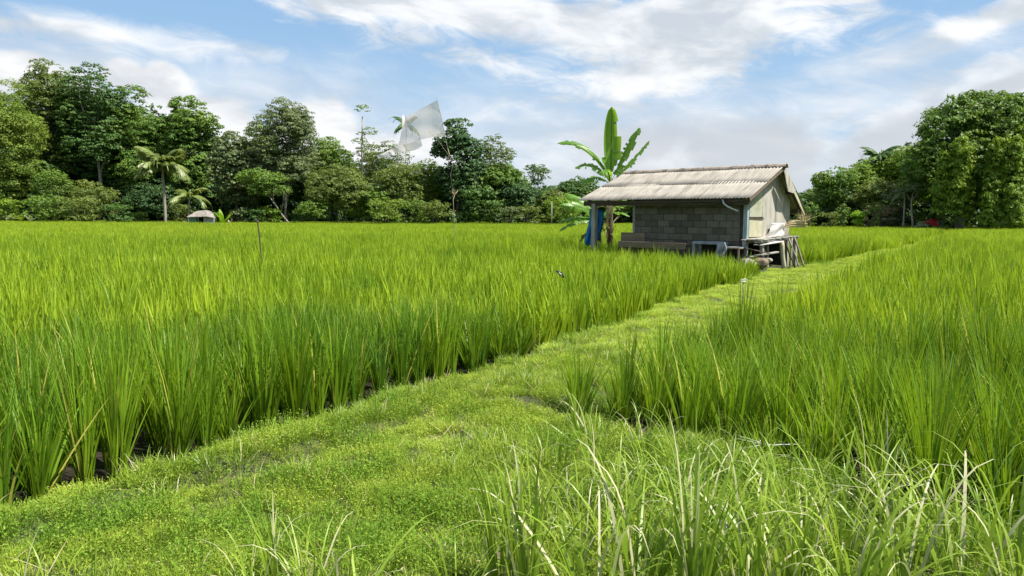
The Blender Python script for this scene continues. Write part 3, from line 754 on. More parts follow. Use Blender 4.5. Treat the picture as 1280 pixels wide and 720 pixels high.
tree(525, 225, 50, 119, 272, 'dark', 'dark undergrowth tree below the flag between thicket and dark tree', nl=20, group=TG)
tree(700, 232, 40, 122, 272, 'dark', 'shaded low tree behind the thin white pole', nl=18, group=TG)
BW_ = [(8, 'by the pale banana plants', 'bright'), (62, 'left of the spreading bush', 'mid'), (95, 'under the spreading bush', 'olive'), (145, 'right of the spreading bush', 'dark'), (178, 'left of the coconut palm stem', 'mid'),
       (222, 'between the two coconut palms', 'olive'), (262, 'behind the far farm shed', 'dark'), (300, 'right of the palm seedlings', 'grey'), (322, 'above the crooked field stake', 'dark'), (340, 'left of the leaning pale trunk', 'bright'),
       (376, 'right of the leaning pale trunk', 'dark'), (398, 'below the left side of the big round bush', 'mid'), (450, 'below the right side of the big round bush', 'bright'), (488, 'at the left foot of the bamboo thicket', 'feather'), (512, 'at the right foot of the bamboo thicket', 'mid'),
       (540, 'left of the flag stake', 'olive'), (582, 'right of the flag stake', 'bright'), (618, 'below the airy tree', 'mid'), (640, 'left of the slender see-through tree', 'grey'), (664, 'right below the slender see-through tree', 'olive'), (702, 'right of the thin pole at the field edge', 'bright'), (728, 'left of the shed porch', 'mid')]
for px, words, fam in BW_:
    big = random.random()
    tree(px + random.uniform(-5, 5), 266 - big * 22, 12 + big * 20, random.uniform(98, 110), 276, fam, 'low bush below the left wood, ' + words, 'bush', 'bush', 'dome', 7 + int(big * 8), leaf=.34, dens=8, group='low bushes along the foot of the wood', cover=.9, droop=random.choice([0, .5, 1.2]), flat=random.choice([.5, .7, 1.0]))
# --- right wood
for px, words, fam in ((1010, 'beside the shed gable', 'mid'), (1035, 'left end of the right wood', 'olive'), (1056, 'left of the lime green bush', 'mid'), (1090, 'right of the lime green bush', 'olive'), (1122, 'left of the pale bent trunk', 'grey'), (1148, 'between pale bent trunk and red flowers', 'mid'), (1178, 'right of the red flowers', 'bright'), (1200, 'below the hanging creeper', 'mid'), (1235, 'in shade right of the hanging creeper', 'dark'), (1262, 'near the right photo edge', 'mid')):
    tree(px + random.uniform(-4, 4), random.uniform(252, 271), random.uniform(8, 18), random.uniform(83, 88), 282, fam, 'low bush before the right wood, ' + words, 'bush', 'bush', 'dome', 8, leaf=.3, dens=9, group='low bushes along the foot of the right wood', cover=.9)
RG = 'trees at the edge of the right wood'
tree(1003, 240, 20, 104, 276, 'deep', 'small dark tree just right of the shed', nl=14, group=RG)
tree(1042, 210, 34, 92, 268, 'mid', 'rounded tree at the left end of the right wood', nl=24, leaf=.38, group=RG)
tree(1082, 200, 32, 96, 272, 'bright', 'light green tree next to the rounded one at the left end of the right wood', nl=20, leaf=.38, group=RG, flat=.45)
tree(1128, 183, 34, 94, 262, 'bright', 'tree with upright light foliage in the middle of the right wood', nl=24, leaf=.36, group=RG, flat=.8)
tree(1095, 225, 34, 90, 272, 'olive', 'loose olive tree beneath the light green one in the right wood', nl=18, leaf=.36, group=RG, droop=.5)
tree(1105, 190, 40, 99, 270, 'mid', 'broad tree linking the light green tree to the creeper covered giant', nl=26, leaf=.4, group=RG)
tree(1150, 178, 36, 96, 262, 'bright', 'tall bright shoulder tree left of the creeper covered giant', nl=24, leaf=.38, group=RG)
tree(1025, 232, 26, 97, 275, 'mid', 'small rounded tree where the right wood begins', nl=16, leaf=.38, group=RG)
tree(1150, 210, 34, 97, 276, 'deep', 'dark tree in the shade behind the pale bent trunk', nl=20, group=RG)
tree(1060, 240, 40, 95, 280, 'deep', 'dark shrubs behind the lime green bush', 'bush', 'bush', 'dome', 16, group='bushes under the right wood')
tree(1072, 264, 10, 84, 281, 'lime', 'small bright lime green bush in front of the right wood', 'bush', 'bush', 'dome', 9, leaf=.22, dens=26, csize=.4)
tree(1118, 238, 24, 87, 268, 'grey', 'grey feathery shrub left of the pale bent trunk', 'bush', 'bush', nl=12, leaf=.4, droop=1.2, flat=1.0)
tree(1100, 256, 22, 86, 281, 'dry', 'brownish dry bush between the lime bush and the pale trunk', 'bush', 'bush', 'dome', 10, leaf=.3)
tree(1255, 150, 60, 86, 285, 'dark', 'big dark tree at the right edge behind the vine-covered one', nl=30, leaf=.5, group=RG)
tree(1270, 240, 26, 80, 284, 'mid', 'leafy bush in the right corner of the right wood', 'bush', 'bush', 'dome', 14, leaf=.36)

# --- the giant tree wrapped in creeper
def creeper_tree():
    D = 82.0; px0 = 1205; s = D / F; hz = 272.7
    base = gd(px0, 300, D); root = empty('creeper_covered_tree', (base.x, base.y, 0))
    def L(px, py, rx, ry, dy=0.0, rd=None):
        return ((px - px0) * s, dy, EYE.z + (hz - py) * s), rx * s, (rd or min(rx, 30)) * s, ry * s
    dome = [L(1240, 150, 40, 32, 1), L(1200, 150, 38, 30, 0), L(1175, 178, 32, 34, -1), L(1215, 180, 40, 34, -1.5), L(1255, 190, 36, 36, 0), L(1150, 205, 20, 26, -1),
            L(1190, 205, 26, 28, -2.5), L(1230, 150, 28, 22, -2), L(1262, 140, 26, 20, 0), L(1210, 136, 26, 17, 0), L(1164, 165, 22, 20, 0), L(1140, 200, 16, 16, 0), L(1245, 133, 26, 14, 1), L(1185, 145, 22, 16, 0),
            L(1275, 165, 26, 30, 0), L(1228, 205, 24, 24, -2.5)]
    dome += [L(1205, 215, 50, 40, 4), L(1245, 225, 45, 45, 4), L(1170, 225, 30, 40, 3), L(1215, 170, 55, 40, 5)]
    V = crown_mesh(dome, .42, 14, G['mid'], .8, .6, .22, cover=1.25, name='crown')
    mobj('crown', V, root)
    # curtains of creeper hanging to the ground: stacked lobes with leaves pointing down
    cur = []
    for (px, t_, b_, r_, dy) in ((1199, 190, 278, 8.5, -4.4), (1212, 186, 280, 8, -4.9), (1226, 196, 279, 8, -4.3), (1163, 192, 270, 10, -3.2), (1178, 205, 276, 10, -2.2), (1150, 205, 262, 8, -2.4), (1240, 175, 240, 9, -3.4), (1190, 235, 281, 8, -4.6), (1218, 235, 281, 9, -5.0)):
        y = t_
        while y < b_:
            q = r_ * random.uniform(.8, 1.15); cur.append(L(px + random.uniform(-1.5, 1.5), y, q, q * 1.3, dy - 1.2 + random.uniform(-.2, .2), q)); y += r_ * 1.15
    mobj('creeper', crown_mesh(cur, .34, 40, G['bright'], 1.0, 1.6, .34, asp=.5, name='creeper'), root)
    mb = MB()
    limb(mb, (.8, 2.5, -.3), (.6, 2, 9), .6, .4, 9, 7, .03); 
    limb(mb, (3.2, -1.2, 0), (4.6, -1.4, 3.2), .22, .15, 7, 5, .12); limb(mb, (4.6, -1.4, 3.2), (3.2, -1.5, 4.6), .18, .1, 6, 5, .1); limb(mb, (3.2, -1.5, 4.5), (6.0, -1.6, 5.4), .2, .1, 6, 5, .08)
    limb(mb, (1, 0, 8), (-4, -1, 11), .35, .1, 6, 5); limb(mb, (1, 0, 7), (5, 0, 11), .35, .1, 6, 5)
    mb.build('trunk', M['bark_pale'], root, smooth=True)
    tag(root, 'huge domed tree draped in hanging creeper at the right of the photo', 'tree', RG)
creeper_tree()

# --- far-off wood behind the front trees, one mass
def backwood():
    lobes = []
    for px in np.arange(-160, 1500, 11):
        D = random.uniform(132, 150) if px < 980 else random.uniform(106, 120)
        prof = np.interp(px, [-160, 0, 180, 260, 330, 480, 640, 760, 960, 1010, 1100, 1180, 1500], [115, 112, 130, 165, 185, 205, 222, 244, 250, 246, 220, 175, 140])
        s = D / F; hz = 267 + px / 1280 * 6
        for _ in range(3):
            py = random.uniform(prof + 12, 268); r_ = random.uniform(13, 20) * s; b = gd(px + random.uniform(-8, 8), 300, D)
            lobes.append(((b.x, b.y + random.uniform(-2, 2), max(0.5, EYE.z + (hz - py) * s)), r_, r_, r_))
        for _ in range(2):
            b = gd(px + random.uniform(-6, 6), 300, D - random.uniform(9, 14)); lobes.append(((b.x, b.y, random.uniform(.8, 2.6)), 2.4, 2.0, 1.9))
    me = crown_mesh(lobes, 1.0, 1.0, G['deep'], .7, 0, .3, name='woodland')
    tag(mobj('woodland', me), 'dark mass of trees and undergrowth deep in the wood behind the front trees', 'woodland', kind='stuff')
backwood()

# --- palms
def frond_mesh(Lf, droop, lw, nleaf=28, up=0.9, hang=0.7, wid=0.05, name='frond'):
    """a feather leaf along +X: arched rib with drooping leaflets on both sides"""
    k = 14; pts = []; x = z = 0.0; a = up
    for i in range(k + 1):
        pts.append((x, z, a)); x += math.cos(a) * Lf / k; z += math.sin(a) * Lf / k; a -= droop / k * (0.5 + i / k)
    V, Q, T = [], [], []
    def at(s):
        f = s * k; i = min(int(f), k - 1); g = f - i
        return np.array([pts[i][0] + (pts[i + 1][0] - pts[i][0]) * g, 0, pts[i][1] + (pts[i + 1][1] - pts[i][1]) * g]), pts[i][2]
    for i in range(k):     # rib
        r_ = wid * (1 - i / k) + 0.012; r2 = wid * (1 - (i + 1) / k) + 0.012
        a0, a1 = np.array([pts[i][0], 0, pts[i][1]]), np.array([pts[i + 1][0], 0, pts[i + 1][1]])
        b = len(V); V += [a0 + [0, -r_, 0], a0 + [0, r_, 0], a1 + [0, r2, 0], a1 + [0, -r2, 0], a0 + [0, 0, -r_], a1 + [0, 0, -r2]]
        Q += [(b, b + 1, b + 2, b + 3), (b, b + 3, b + 5, b + 4), (b + 1, b + 4, b + 5, b + 2)]; T += [0.99, .99, .99]
    for sd in (-1, 1):
        for j in range(nleaf):
            s = 0.12 + 0.87 * j / nleaf; p, a = at(s); ll = lw * math.sin(min(1, s * 1.15 + .12) * math.pi) ** .6 * random.uniform(.85, 1.1) + .1
            hg = hang * random.uniform(.75, 1.25); fw = 0.45
            d = np.array([math.cos(a) * fw, sd * math.cos(hg), math.sin(a) * fw - math.sin(hg)]); d /= np.linalg.norm(d)
            d2 = d + np.array([0, 0, -0.6]); d2 /= np.linalg.norm(d2)
            wv = np.array([math.cos(a), 0, math.sin(a)]) * (Lf / nleaf * .72)
            m = p + d * ll * .55; e = m + d2 * ll * .45; b = len(V)
            V += [p - wv * .6, p + wv * .6, m + wv, m - wv, e + wv * .15, e - wv * .15]
            Q += [(b, b + 1, b + 2, b + 3), (b + 3, b + 2, b + 4, b + 5)]; tt = random.random(); T += [tt, tt]
    return np.array(V), np.array(Q), np.array(T)
def palm(px, cy_, dist, Lf, n, label, trunk=True, lean=0.3, name='coconut_palm', fam='palm', up=(0.2, 1.25), droop=(1.6, 2.3), lw=None, group=None, az0=None, thin=1.0):
    s = dist / F; hz = 267 + px / 1280 * 6; H = EYE.z + (hz - cy_) * s; b = gd(px, 300, dist)
    root = empty(name, (b.x, b.y, 0))
    top = Vector((lean, 0, H))
    if trunk and H > 0.8:
        mb = MB(); pts = [Vector((lean * (i / 9) ** 2, 0, -.3 + (H + .3) * i / 9)) for i in range(10)]
        mb.tube(pts, [(0.24 - .08 * i / 9) * min(1.0, Lf / 5.5) * thin for i in range(10)], 9, .06); mb.build('trunk', M['bark_pale'], root, smooth=True)
    ms = []
    for k in range(5):
        V, Q, T = frond_mesh(Lf, random.uniform(*droop), lw or Lf * .2, up=0.0, hang=.75)
        ms.append(fast('frond', V, Q, G[fam], {'tint': T}))
    for i in range(n):
        o = bpy.data.objects.new('frond', random.choice(ms)); C.objects.link(o); o.parent = root; o.location = top
        el_ = up[0] + (up[1] - up[0]) * ((i * 0.7548777) % 1.0); azm = i * 2.399
        o.rotation_euler = (random.uniform(-.2, .2), -el_, azm); o.scale = (random.uniform(.85, 1.1),) * 3
    return tag(root, label, 'palm', group)
palm(208, 208, 104, 5.1, 40, 'coconut palm with long arching fronds in front of the left wood', lean=-.2, up=(0.0, 1.3), droop=(1.5, 2.2), lw=1.5)
palm(237, 246, 103, 4.2, 15, 'shorter young palm directly left of the far farm shed', lean=.2, up=(-.1, 1.1))
palm(507, 158, 116, 3.4, 14, 'palm crown poking up behind the left edge of the flag', lean=.3, up=(-.2, 1.3), name='palm', fam='dark', thin=.45)
palm(1092, 196, 97, 3.4, 16, 'dark palm head rising over the right wood', lean=.2, up=(-.1, 1.2), name='palm', fam='dark')
palm(1128, 240, 84, 2.4, 12, 'small grey palm beside the pale bent trunk', lean=0, up=(-.1, 1.2), name='palm', fam='grey')

# pale bent bare trunk in the right wood
b = gd(1140, 300, 83); root = empty('slender_tree', (b.x, b.y, 0))
mb = MB(); mb.tube([(0, 0, -.2), (-.05, 0, 1.2), (-.25, 0, 2.4), (-.3, 0, 3.6), (-.15, 0, 4.6)], [.13, .11, .1, .08, .05], 8, .06)
mb.tube([(-.3, 0, 3.5), (.3, 0, 4.4), (.9, 0, 4.9)], [.06, .04, .02], 6); mb.tube([(-.3, 0, 3.4), (-.9, 0, 4.3)], [.05, .02], 6); mb.build('trunk', M['bark_pale'], root, smooth=True)
mobj('crown', crown_mesh([((-.2, 0, 4.9), 1.2, 1, .6), ((.8, 0, 5.0), .7, .7, .4), ((-1.1, 0, 4.5), .6, .6, .4)], .25, 14, G['grey'], .5), root)
tag(root, 'slender tree with pale bent trunk standing in front of the right wood', 'tree')
# red flowering shrub
b = gd(1160, 300, 81); root = empty('flowering_shrub', (b.x, b.y, 0))
mobj('foliage', crown_mesh([((0, 0, .7), 1.2, .9, .7), ((-.9, 0, .6), .6, .6, .5), ((1, 0, .5), .6, .6, .4)], .3, 16, G['pale'], .7, name='foliage'), root)
mobj('flowers', crown_mesh([((-.05, -.5, 1.15), .42, .3, .34), ((.25, -.6, 0.9), .25, .2, .2)], .22, 50, G['red'], .8, name='flowers'), root)
tag(root, 'shrub with bright red flowers at the foot of the creeper-covered tree', 'shrub')
# silvery large-leaved plants at the far left, low against the wood
def big_leaf_mesh(L_, W_, up0, curl, k=8):
    V, Q, T = [], [], []; x = z = 0; a = up0
    for i in range(k + 1):
        s = i / k; wv = W_ * math.sin(max(.04, min(.985, s)) * math.pi) ** .55
        V += [(x, -wv / 2, z + wv * .18), (x, 0, z), (x, wv / 2, z + wv * .18)]
        x += math.cos(a) * L_ / k; z += math.sin(a) * L_ / k; a -= curl / k
    for i in range(k):
        Q += [(3 * i, 3 * i + 1, 3 * i + 4, 3 * i + 3), (3 * i + 1, 3 * i + 2, 3 * i + 5, 3 * i + 4)]; T += [.5, .6]
    return np.array(V), np.array(Q), np.array(T)
for px, n, words, fam in ((3, 4, 'cut by the left edge of the photo', 'pale'), (13, 5, 'second from the left edge', 'pale'), (29, 4, 'with an upright green leaf', 'bright'), (40, 3, 'furthest from the left edge', 'pale')):
    b = gd(px, 300, 108); root = empty('young_banana_plant', (b.x, b.y, 0))
    for i in range(n):
        V, Q, T = big_leaf_mesh(random.uniform(1.3, 1.9), .7, random.uniform(1.0, 1.45), random.uniform(.5, 1.8))
        o = mobj('leaf', fast('leaf', V, Q, G[fam], {'tint': T}), root, (0, 0, .3)); o.rotation_euler = (0, 0, i * 2.4 + random.random())
    mb = MB(); mb.tube([(0, 0, -.2), (0, 0, .5)], [.1, .06], 7); mb.build('stem', M['bark'], root)
    tag(root, 'young pale banana plant below the left wood, ' + words, 'plant', 'young banana plants at the field edge')
for px, h, n, lab, fam in ((279, 2.6, 5, 'young upright palm seedling right of the far farm shed', 'lime'), (288, 1.2, 4, 'short yellowish seedling right of the upright palm seedling', 'dry'), (232, 1.0, 4, 'small pale leafed plant left of the far farm shed', 'pale')):
    b = gd(px, 300, 101); root = empty('seedling', (b.x, b.y, 0))
    for i in range(n):
        V, Q, T = big_leaf_mesh(h * random.uniform(.8, 1.0), h * .24, random.uniform(1.1, 1.5), random.uniform(.2, .9))
        o = mobj('leaf', fast('leaf', V, Q, G[fam], {'tint': T}), root); o.rotation_euler = (0, 0, i * 2.4)
    tag(root, lab, 'plant')

# ------------------------------------------------------------------ far farm shed
M['tin_far'] = solid('old_roof_far', (0.13, 0.115, 0.10), (0.25, 0.22, 0.19), 2, .8, .2)
M['plaster'] = solid('pale_plaster', (0.15, 0.16, 0.14), (0.28, 0.28, 0.26), 3, .9, .2)
M['greenboard'] = solid('green_board', (0.05, 0.13, 0.07), (0.10, 0.22, 0.13), 3, .8, .1)
M['shade_in'] = solid('painted_interior_shade', (0.02, 0.018, 0.015), (0.035, 0.03, 0.025), 3, .95, 0)  # near-black colour paints in the shade inside openings
b = gd(252, 300, 100); root = empty('farm_shed', (b.x, b.y, 0), R(12)); root.scale = (.9, .9, .88)
mb = MB(); mb.box(.55, 1.9, -.9, .9, -.2, 1.55); mb.build('wall', M['plaster'], root)
mb = MB(); mb.box(-1.5, -.45, -.85, .85, -.2, 1.5); w2 = mb.build('side_wall', M['greenboard'], root)
mb = MB(); mb.box(-.45, .55, .2, .9, -.2, 1.6); mb.build('back_wall', M['shade_in'], root)
mb = MB(); mb.beam((-.2, -.85, -.2), (-.2, -.85, 1.6), .1, .1); mb.build('post', M['plaster'], root)
mb = MB()
mb.raw([(-1.75, -1.2, 1.45), (.95, -1.3, 1.55), (.75, .1, 2.5), (-.55, .1, 2.35), (-1.75, -1.2, 1.52), (.95, -1.3, 1.62), (.75, .1, 2.57), (-.55, .1, 2.42)], [(0, 1, 2, 3), (7, 6, 5, 4), (0, 4, 5, 1), (1, 5, 6, 2), (2, 6, 7, 3), (3, 7, 4, 0)])
mb.build('roof', M['tin_far'], root)
mb = MB(); mb.raw([(.75, .1, 2.54), (.97, -1.3, 1.6), (2.3, -1.0, 1.3), (1.5, .1, 2.3), (.75, .1, 2.6), (.97, -1.3, 1.66), (2.3, -1.0, 1.36), (1.5, .1, 2.36)], [(0, 1, 2, 3), (7, 6, 5, 4), (0, 4, 5, 1), (1, 5, 6, 2), (2, 6, 7, 3), (3, 7, 4, 0)])
mb.build('roof_wing', M['tin_far'], root)
tag(root, 'tiny pale farm shed at the far edge of the left paddy beside the palms', 'shed')

# ------------------------------------------------------------------ the shed (hut)
M['block'] = solid('concrete_block', (0.055, 0.050, 0.038), (0.155, 0.136, 0.104), 5, .95, .6, (0.055, 0.054, 0.036), 2.2, .5, .7, rand=.75)
M['mortar'] = solid('dark_mortar_joint', (0.035, 0.033, 0.028), (0.06, 0.056, 0.048), 6, .95, .4)  # dark mortar tone of the joints, also on the plain walls
M['post'] = solid('weathered_post', (0.20, 0.19, 0.165), (0.34, 0.33, 0.29), 4, .9, .4, (0.22, 0.20, 0.16), 3, stretch=(1, 1, .4))
M['teal'] = solid('faded_teal_paint', (0.16, 0.22, 0.23), (0.32, 0.38, 0.38), 4, .8, .3, (0.50, 0.50, 0.46), 3, .5, .62, stretch=(1, 1, .3))
M['asbestos'] = solid('old_corrugated_sheet', (0.215, 0.195, 0.165), (0.310, 0.283, 0.243), 5.0, .9, .25, (0.165, 0.152, 0.130), 2.0, .48, .70, stretch=(1.8, .40, .4), rand=.25)
M['asb_back'] = solid('mossy_corrugated_sheet', (0.12, 0.15, 0.06), (0.22, 0.24, 0.13), 2, .9, .25)
M['ridge'] = solid('ridge_tile', (0.20, 0.165, 0.13), (0.38, 0.32, 0.27), 5, .9, .5, (0.10, 0.085, 0.07), 4, rand=.4)
M['wood'] = solid('old_wood', (0.10, 0.075, 0.05), (0.20, 0.155, 0.11), 4, .9, .4, stretch=(.5, 4, 4), rand=.3)
M['wood_dark'] = solid('dark_wood', (0.035, 0.028, 0.02), (0.08, 0.062, 0.045), 5, .9, .4, stretch=(.5, 4, 4))
M['panel_a'] = solid('stained_board', (0.252, 0.266, 0.185), (0.370, 0.377, 0.281), 2.0, .85, .15, (0.163, 0.185, 0.096), 1.6, .5, .7)
M['panel_b'] = solid('yellowed_board', (0.348, 0.326, 0.215), (0.444, 0.422, 0.311), 1.8, .85, .15, (0.296, 0.244, 0.141), 2.4, .55, .75)
M['panel_c'] = solid('grey_streaked_board', (0.296, 0.281, 0.237), (0.414, 0.392, 0.340), 2.2, .85, .15, (0.222, 0.185, 0.126), 2.0, .5, .7, stretch=(2.5, 2.5, .5))
M['sheet'] = solid('white_plastic_sheet', (0.42, 0.41, 0.39), (0.55, 0.53, 0.51), 2, .55, .2, (0.50, 0.46, 0.42), 3, .55, .7)
M['bluegrey'] = solid('grey_blue_wood', (0.15, 0.17, 0.19), (0.30, 0.32, 0.34), 4, .8, .3)
M['blue'] = solid('blue_cloth', (0.010, 0.10, 0.27), (0.02, 0.19, 0.42), 3, .8, .2)
M['bamboo'] = solid('bamboo', (0.30, 0.24, 0.12), (0.52, 0.43, 0.24), 5, .6, .2, stretch=(.5, 3, 3), rand=.4)
M['bamboo_dark'] = solid('old_bamboo', (0.12, 0.10, 0.07), (0.26, 0.22, 0.16), 5, .8, .3, rand=.4)
M['pipe'] = solid('white_pipe', (0.40, 0.40, 0.39), (0.48, 0.48, 0.47), 3, .5, 0)
M['stone'] = solid('stone', (0.16, 0.145, 0.13), (0.34, 0.31, 0.28), 8, .9, .6)

hut = empty('shed', (HC.x, HC.y, 0.0), HA)
tag(hut, 'old field shed with grey block wall, corrugated roof and boarded gable beside the path', 'shed')
WL, BW, BH = 4.26, 0.474, 0.218
# front wall of concrete blocks; the left one metre of the room wall ends at the porch
mb = MB(); mb.box(-WL + .012, -.10, .022, .118, 0, 2.43); fw = mb.build('front_wall', M['mortar'], hut)
bmsh = []
for k in range(5):
    q = MB(); q.box(0, BW - .014, 0, .14, 0, BH - .014, jit=.003)
    o = q.build('concrete_block', M['block'], fw, bevel=.004); bmsh.append(o.data); bpy.data.objects.remove(o)
half = []
q = MB(); q.box(0, BW / 2 - .014, 0, .14, 0, BH - .014, jit=.002); o = q.build('concrete_block', M['block'], fw, bevel=.004); half.append(o.data); bpy.data.objects.remove(o)
for r_ in range(11):
    x = -WL; end = -.12
    first = r_ % 2 == 1
    while x < end - .12:
        hb = first or (end - x < BW * .9)
        o = bpy.data.objects.new('concrete_block', half[0] if hb else random.choice(bmsh)); C.objects.link(o); o.parent = fw
        wdt = BW / 2 if hb else BW
        if x + wdt > end + .12: break
        o.location = (x + .007, random.uniform(-.006, .006), r_ * BH + .007); x += wdt; first = False
# other walls
mb = MB(); mb.box(-WL, -WL + .12, .15, 2.95, 0, 2.35); mb.build('end_wall', M['mortar'], hut)
mb = MB(); mb.box(-WL, -.06, 2.86, 3.0, 0, 2.0); mb.build('back_wall', M['mortar'], hut)
mb = MB(); mb.box(-WL + .13, -.10, .15, 2.85, .80, .90); mb.build('floor_slab', M['mortar'], hut)
# corner posts
mb = MB(); mb.box(-.105, .03, -.035, .10, 0.0, 2.42); mb.build('corner_post', M['teal'], hut, bevel=.006)
mb = MB(); mb.beam((-WL - .06, .06, 0), (-WL - .06, .06, 2.42), .10, .12); mb.build('wall_edge_post', M['post'], hut, bevel=.006)
mb = MB(); mb.beam((-5.86, -.30, -.1), (-5.86, -.30, 2.22), .17, .17, (0, 1, 0)); mb.build('porch_post', M['post'], hut, bevel=.008)
mb = MB(); mb.beam((-5.75, 3.0, -.1), (-5.75, 3.0, 2.15), .13, .13, (0, 1, 0)); mb.build('porch_post', M['post'], hut, bevel=.008)
# gable wall: boards on a timber frame
gf = MB()
gf.beam((-.03, .1, .97), (-.03, 2.98, .97), .06, .09); gf.beam((-.03, 1.8, .97), (-.03, 1.8, 3.15), .05, .07, (0, 1, 0)); gf.beam((-.03, 2.95, .95), (-.03, 2.95, 2.15), .06, .07, (0, 1, 0))
gf.beam((-.03, .1, 2.38), (-.03, 1.8, 3.15), .05, .08); gf.beam((-.03, 2.95, 2.2), (-.03, 1.8, 3.15), .05, .08)
gw = gf.build('gable_wall', M['wood'], hut)
def zroof_f(y): return 2.24 + (y + .46) * (3.31 - 2.24) / 2.26 - .05
def zroof_b(y): return 3.31 - (y - 1.8) * (3.31 - 1.76) / 1.72 - .05
def panel(name, y0, y1, z0, z1a, z1b, mat, x=0.012, th=.018, lab=None, apex=None):
    vs = [(x, y0, z0), (x, y1, z0), (x, y1, z1b)] + ([(x, apex[0], apex[1])] if apex else []) + [(x, y0, z1a)]
    n = len(vs); vs2 = [(x + th, a, b_) for _, a, b_ in vs]
    q = MB(); q.raw(vs + vs2, [tuple(range(n))[::-1], tuple(range(n, 2 * n))] + [(i, (i + 1) % n, n + (i + 1) % n, n + i) for i in range(n)])
    o = q.build(name, mat, gw)
    if lab: o['label'] = lab
panel('board', .115, 1.0, 1.02, 1.62, 1.60, M['panel_b'], lab='yellowed lower board')
panel('board', .115, 1.0, 1.66, zroof_f(.115) - .02, zroof_f(.9) - .12, M['panel_a'], lab='green-stained upper board')
panel('board', 1.01, 1.9, 1.00, zroof_f(1.01) - .05, zroof_b(1.9) - .03, M['panel_c'], x=.010, apex=(1.8, zroof_f(1.8) - .06), lab='tall streaked grey board under the apex')
panel('board', 1.91, 2.5, 1.00, zroof_b(1.91) - .03, zroof_b(2.5) - .03, M['panel_c'], x=.013)
panel('board', 2.51, 2.97, 1.00, zroof_b(2.51) - .03, zroof_b(2.97) - .03, M['panel_c'], x=.010)
q = MB(); q.beam((.045, .1, 1.64), (.045, 1.02, 1.61), .03, .045); q.build('batten', M['wood_dark'], gw)
# roof: rafters with corrugated sheets
rf = MB()
for x in np.linspace(.22, -6.1, 8):
    rf.beam((x, -.40, 2.24 - .06), (x, 1.8, 3.31 - .08), .05, .08); rf.beam((x, 1.8, 3.31 - .08), (x, 3.45, 1.84 - .08), .05, .08)
for y, z in ((-.36, 2.16), (.1, 2.37), (1.0, 2.80), (2.6, 2.47), (3.3, 1.85)):
    rf.beam((.24, y, z), (-6.3, y, z), .06, .09)
roof = rf.build('roof', M['wood_dark'], hut)
def sheet_mesh(xa0, xa1, ya, za, xb0, xb1, yb, zb, pitch=.125, amp=.016, name='roof_sheet', mat=None, th=.006):
    """corrugated sheet between edge a (low) and edge b (high)"""
    nseg = max(4, int(round(abs(xa1 - xa0) / pitch * 6))); V = []; k = 3
    nrm = Vector((0, -(zb - za), (yb - ya))).normalized()
    if nrm.z < 0: nrm = -nrm
    for lay in (0, 1):
        for j in range(k + 1):
            g = j / k
            for i in range(nseg + 1):
                s = i / nseg; xa = xa0 + (xa1 - xa0) * s; xb = xb0 + (xb1 - xb0) * s
                h = amp * math.sin(xa * 2 * math.pi / pitch) - th * lay + (0.004 * math.sin(xa * 1.7 + j))
                x = xa + (xb - xa) * g; y = ya + (yb - ya) * g; z = za + (zb - za) * g
                V.append((x, y + nrm.y * h, z + nrm.z * h))
    m = (k + 1) * (nseg + 1); Q = []
    for j in range(k):
        for i in range(nseg):
            a = j * (nseg + 1) + i; Q.append((a, a + 1, a + nseg + 2, a + nseg + 1)); Q.append((m + a + nseg + 1, m + a + nseg + 2, m + a + 1, m + a))
    for i in range(nseg):
        Q.append((m + i, m + i + 1, i + 1, i)); a = k * (nseg + 1) + i; Q.append((a, a + 1, m + a + 1, m + a))
    for j in range(k):
        a = j * (nseg + 1); Q.append((a, a + nseg + 1, m + a + nseg + 1, m + a)); a += nseg; Q.append((m + a, m + a + nseg + 1, a + nseg + 1, a))
    o = mobj(name, fast(name, V, Q, mat or M['asbestos']), roof)
    return o
nc = 8
xe = np.linspace(.32, -6.53, nc + 1); xr = np.linspace(.32, -6.03, nc + 1)
for i in range(nc):
    lap = .03; dz = .004 * (i % 2)
    xm0, xm1 = (xe[i] + xr[i]) / 2, (xe[i + 1] + xr[i + 1]) / 2
    jz = random.uniform(-.006, .006); ym, zm = .67, 2.775
    sheet_mesh(xe[i], xe[i + 1] - lap, -.46 + random.uniform(-.02, .02), 2.24 + dz + jz, xm0, xm1 - lap, ym + .08, zm + .038 + dz)
    sheet_mesh(xm0, xm1 - lap, ym - .04, zm - .0190 + .012 + dz, xr[i], xr[i + 1] - lap, 1.80, 3.31 + .022 + dz)
xb = np.linspace(.42, -6.2, nc + 1)
for i in range(nc):
    sheet_mesh(xb[i], xb[i + 1] - .03, 3.52, 1.76 + .004 * (i % 2), xr[i], xr[i + 1] - .03, 1.80, 3.30 + .004 * (i % 2), mat=M['asb_back'])
# ridge tiles
nr = 22; xs = np.linspace(.40, -6.08, nr + 1)
for i in range(nr):
    q = MB(); pts = []
    a0, a1 = xs[i], xs[i + 1] - .02
    prof = [(-.13, -.045), (-.09, .018), (-.03, .048), (.03, .048), (.085, .005), (.12, -.075)]
    h0 = random.uniform(0, .012) + .03
    vs = [(a0, 1.8 + y, 3.31 + z + h0 + .012) for y, z in prof] + [(a1, 1.8 + y, 3.31 + z + h0) for y, z in prof] + [(a0, 1.8 + y * .9, 3.31 + z + h0 - .008) for y, z in prof] + [(a1, 1.8 + y * .9, 3.31 + z + h0 - .02) for y, z in prof]
    fs = []
    for j in range(5): fs += [(j, j + 1, 7 + j, 6 + j), (12 + j, 18 + j, 19 + j, 13 + j), (j, 12 + j, 13 + j, j + 1), (6 + j, 7 + j, 19 + j, 18 + j)]
    fs += [(0, 6, 18, 12), (5, 17, 23, 11)]
    q.raw(vs, fs); q.build('ridge_tile', M['ridge'], roof)
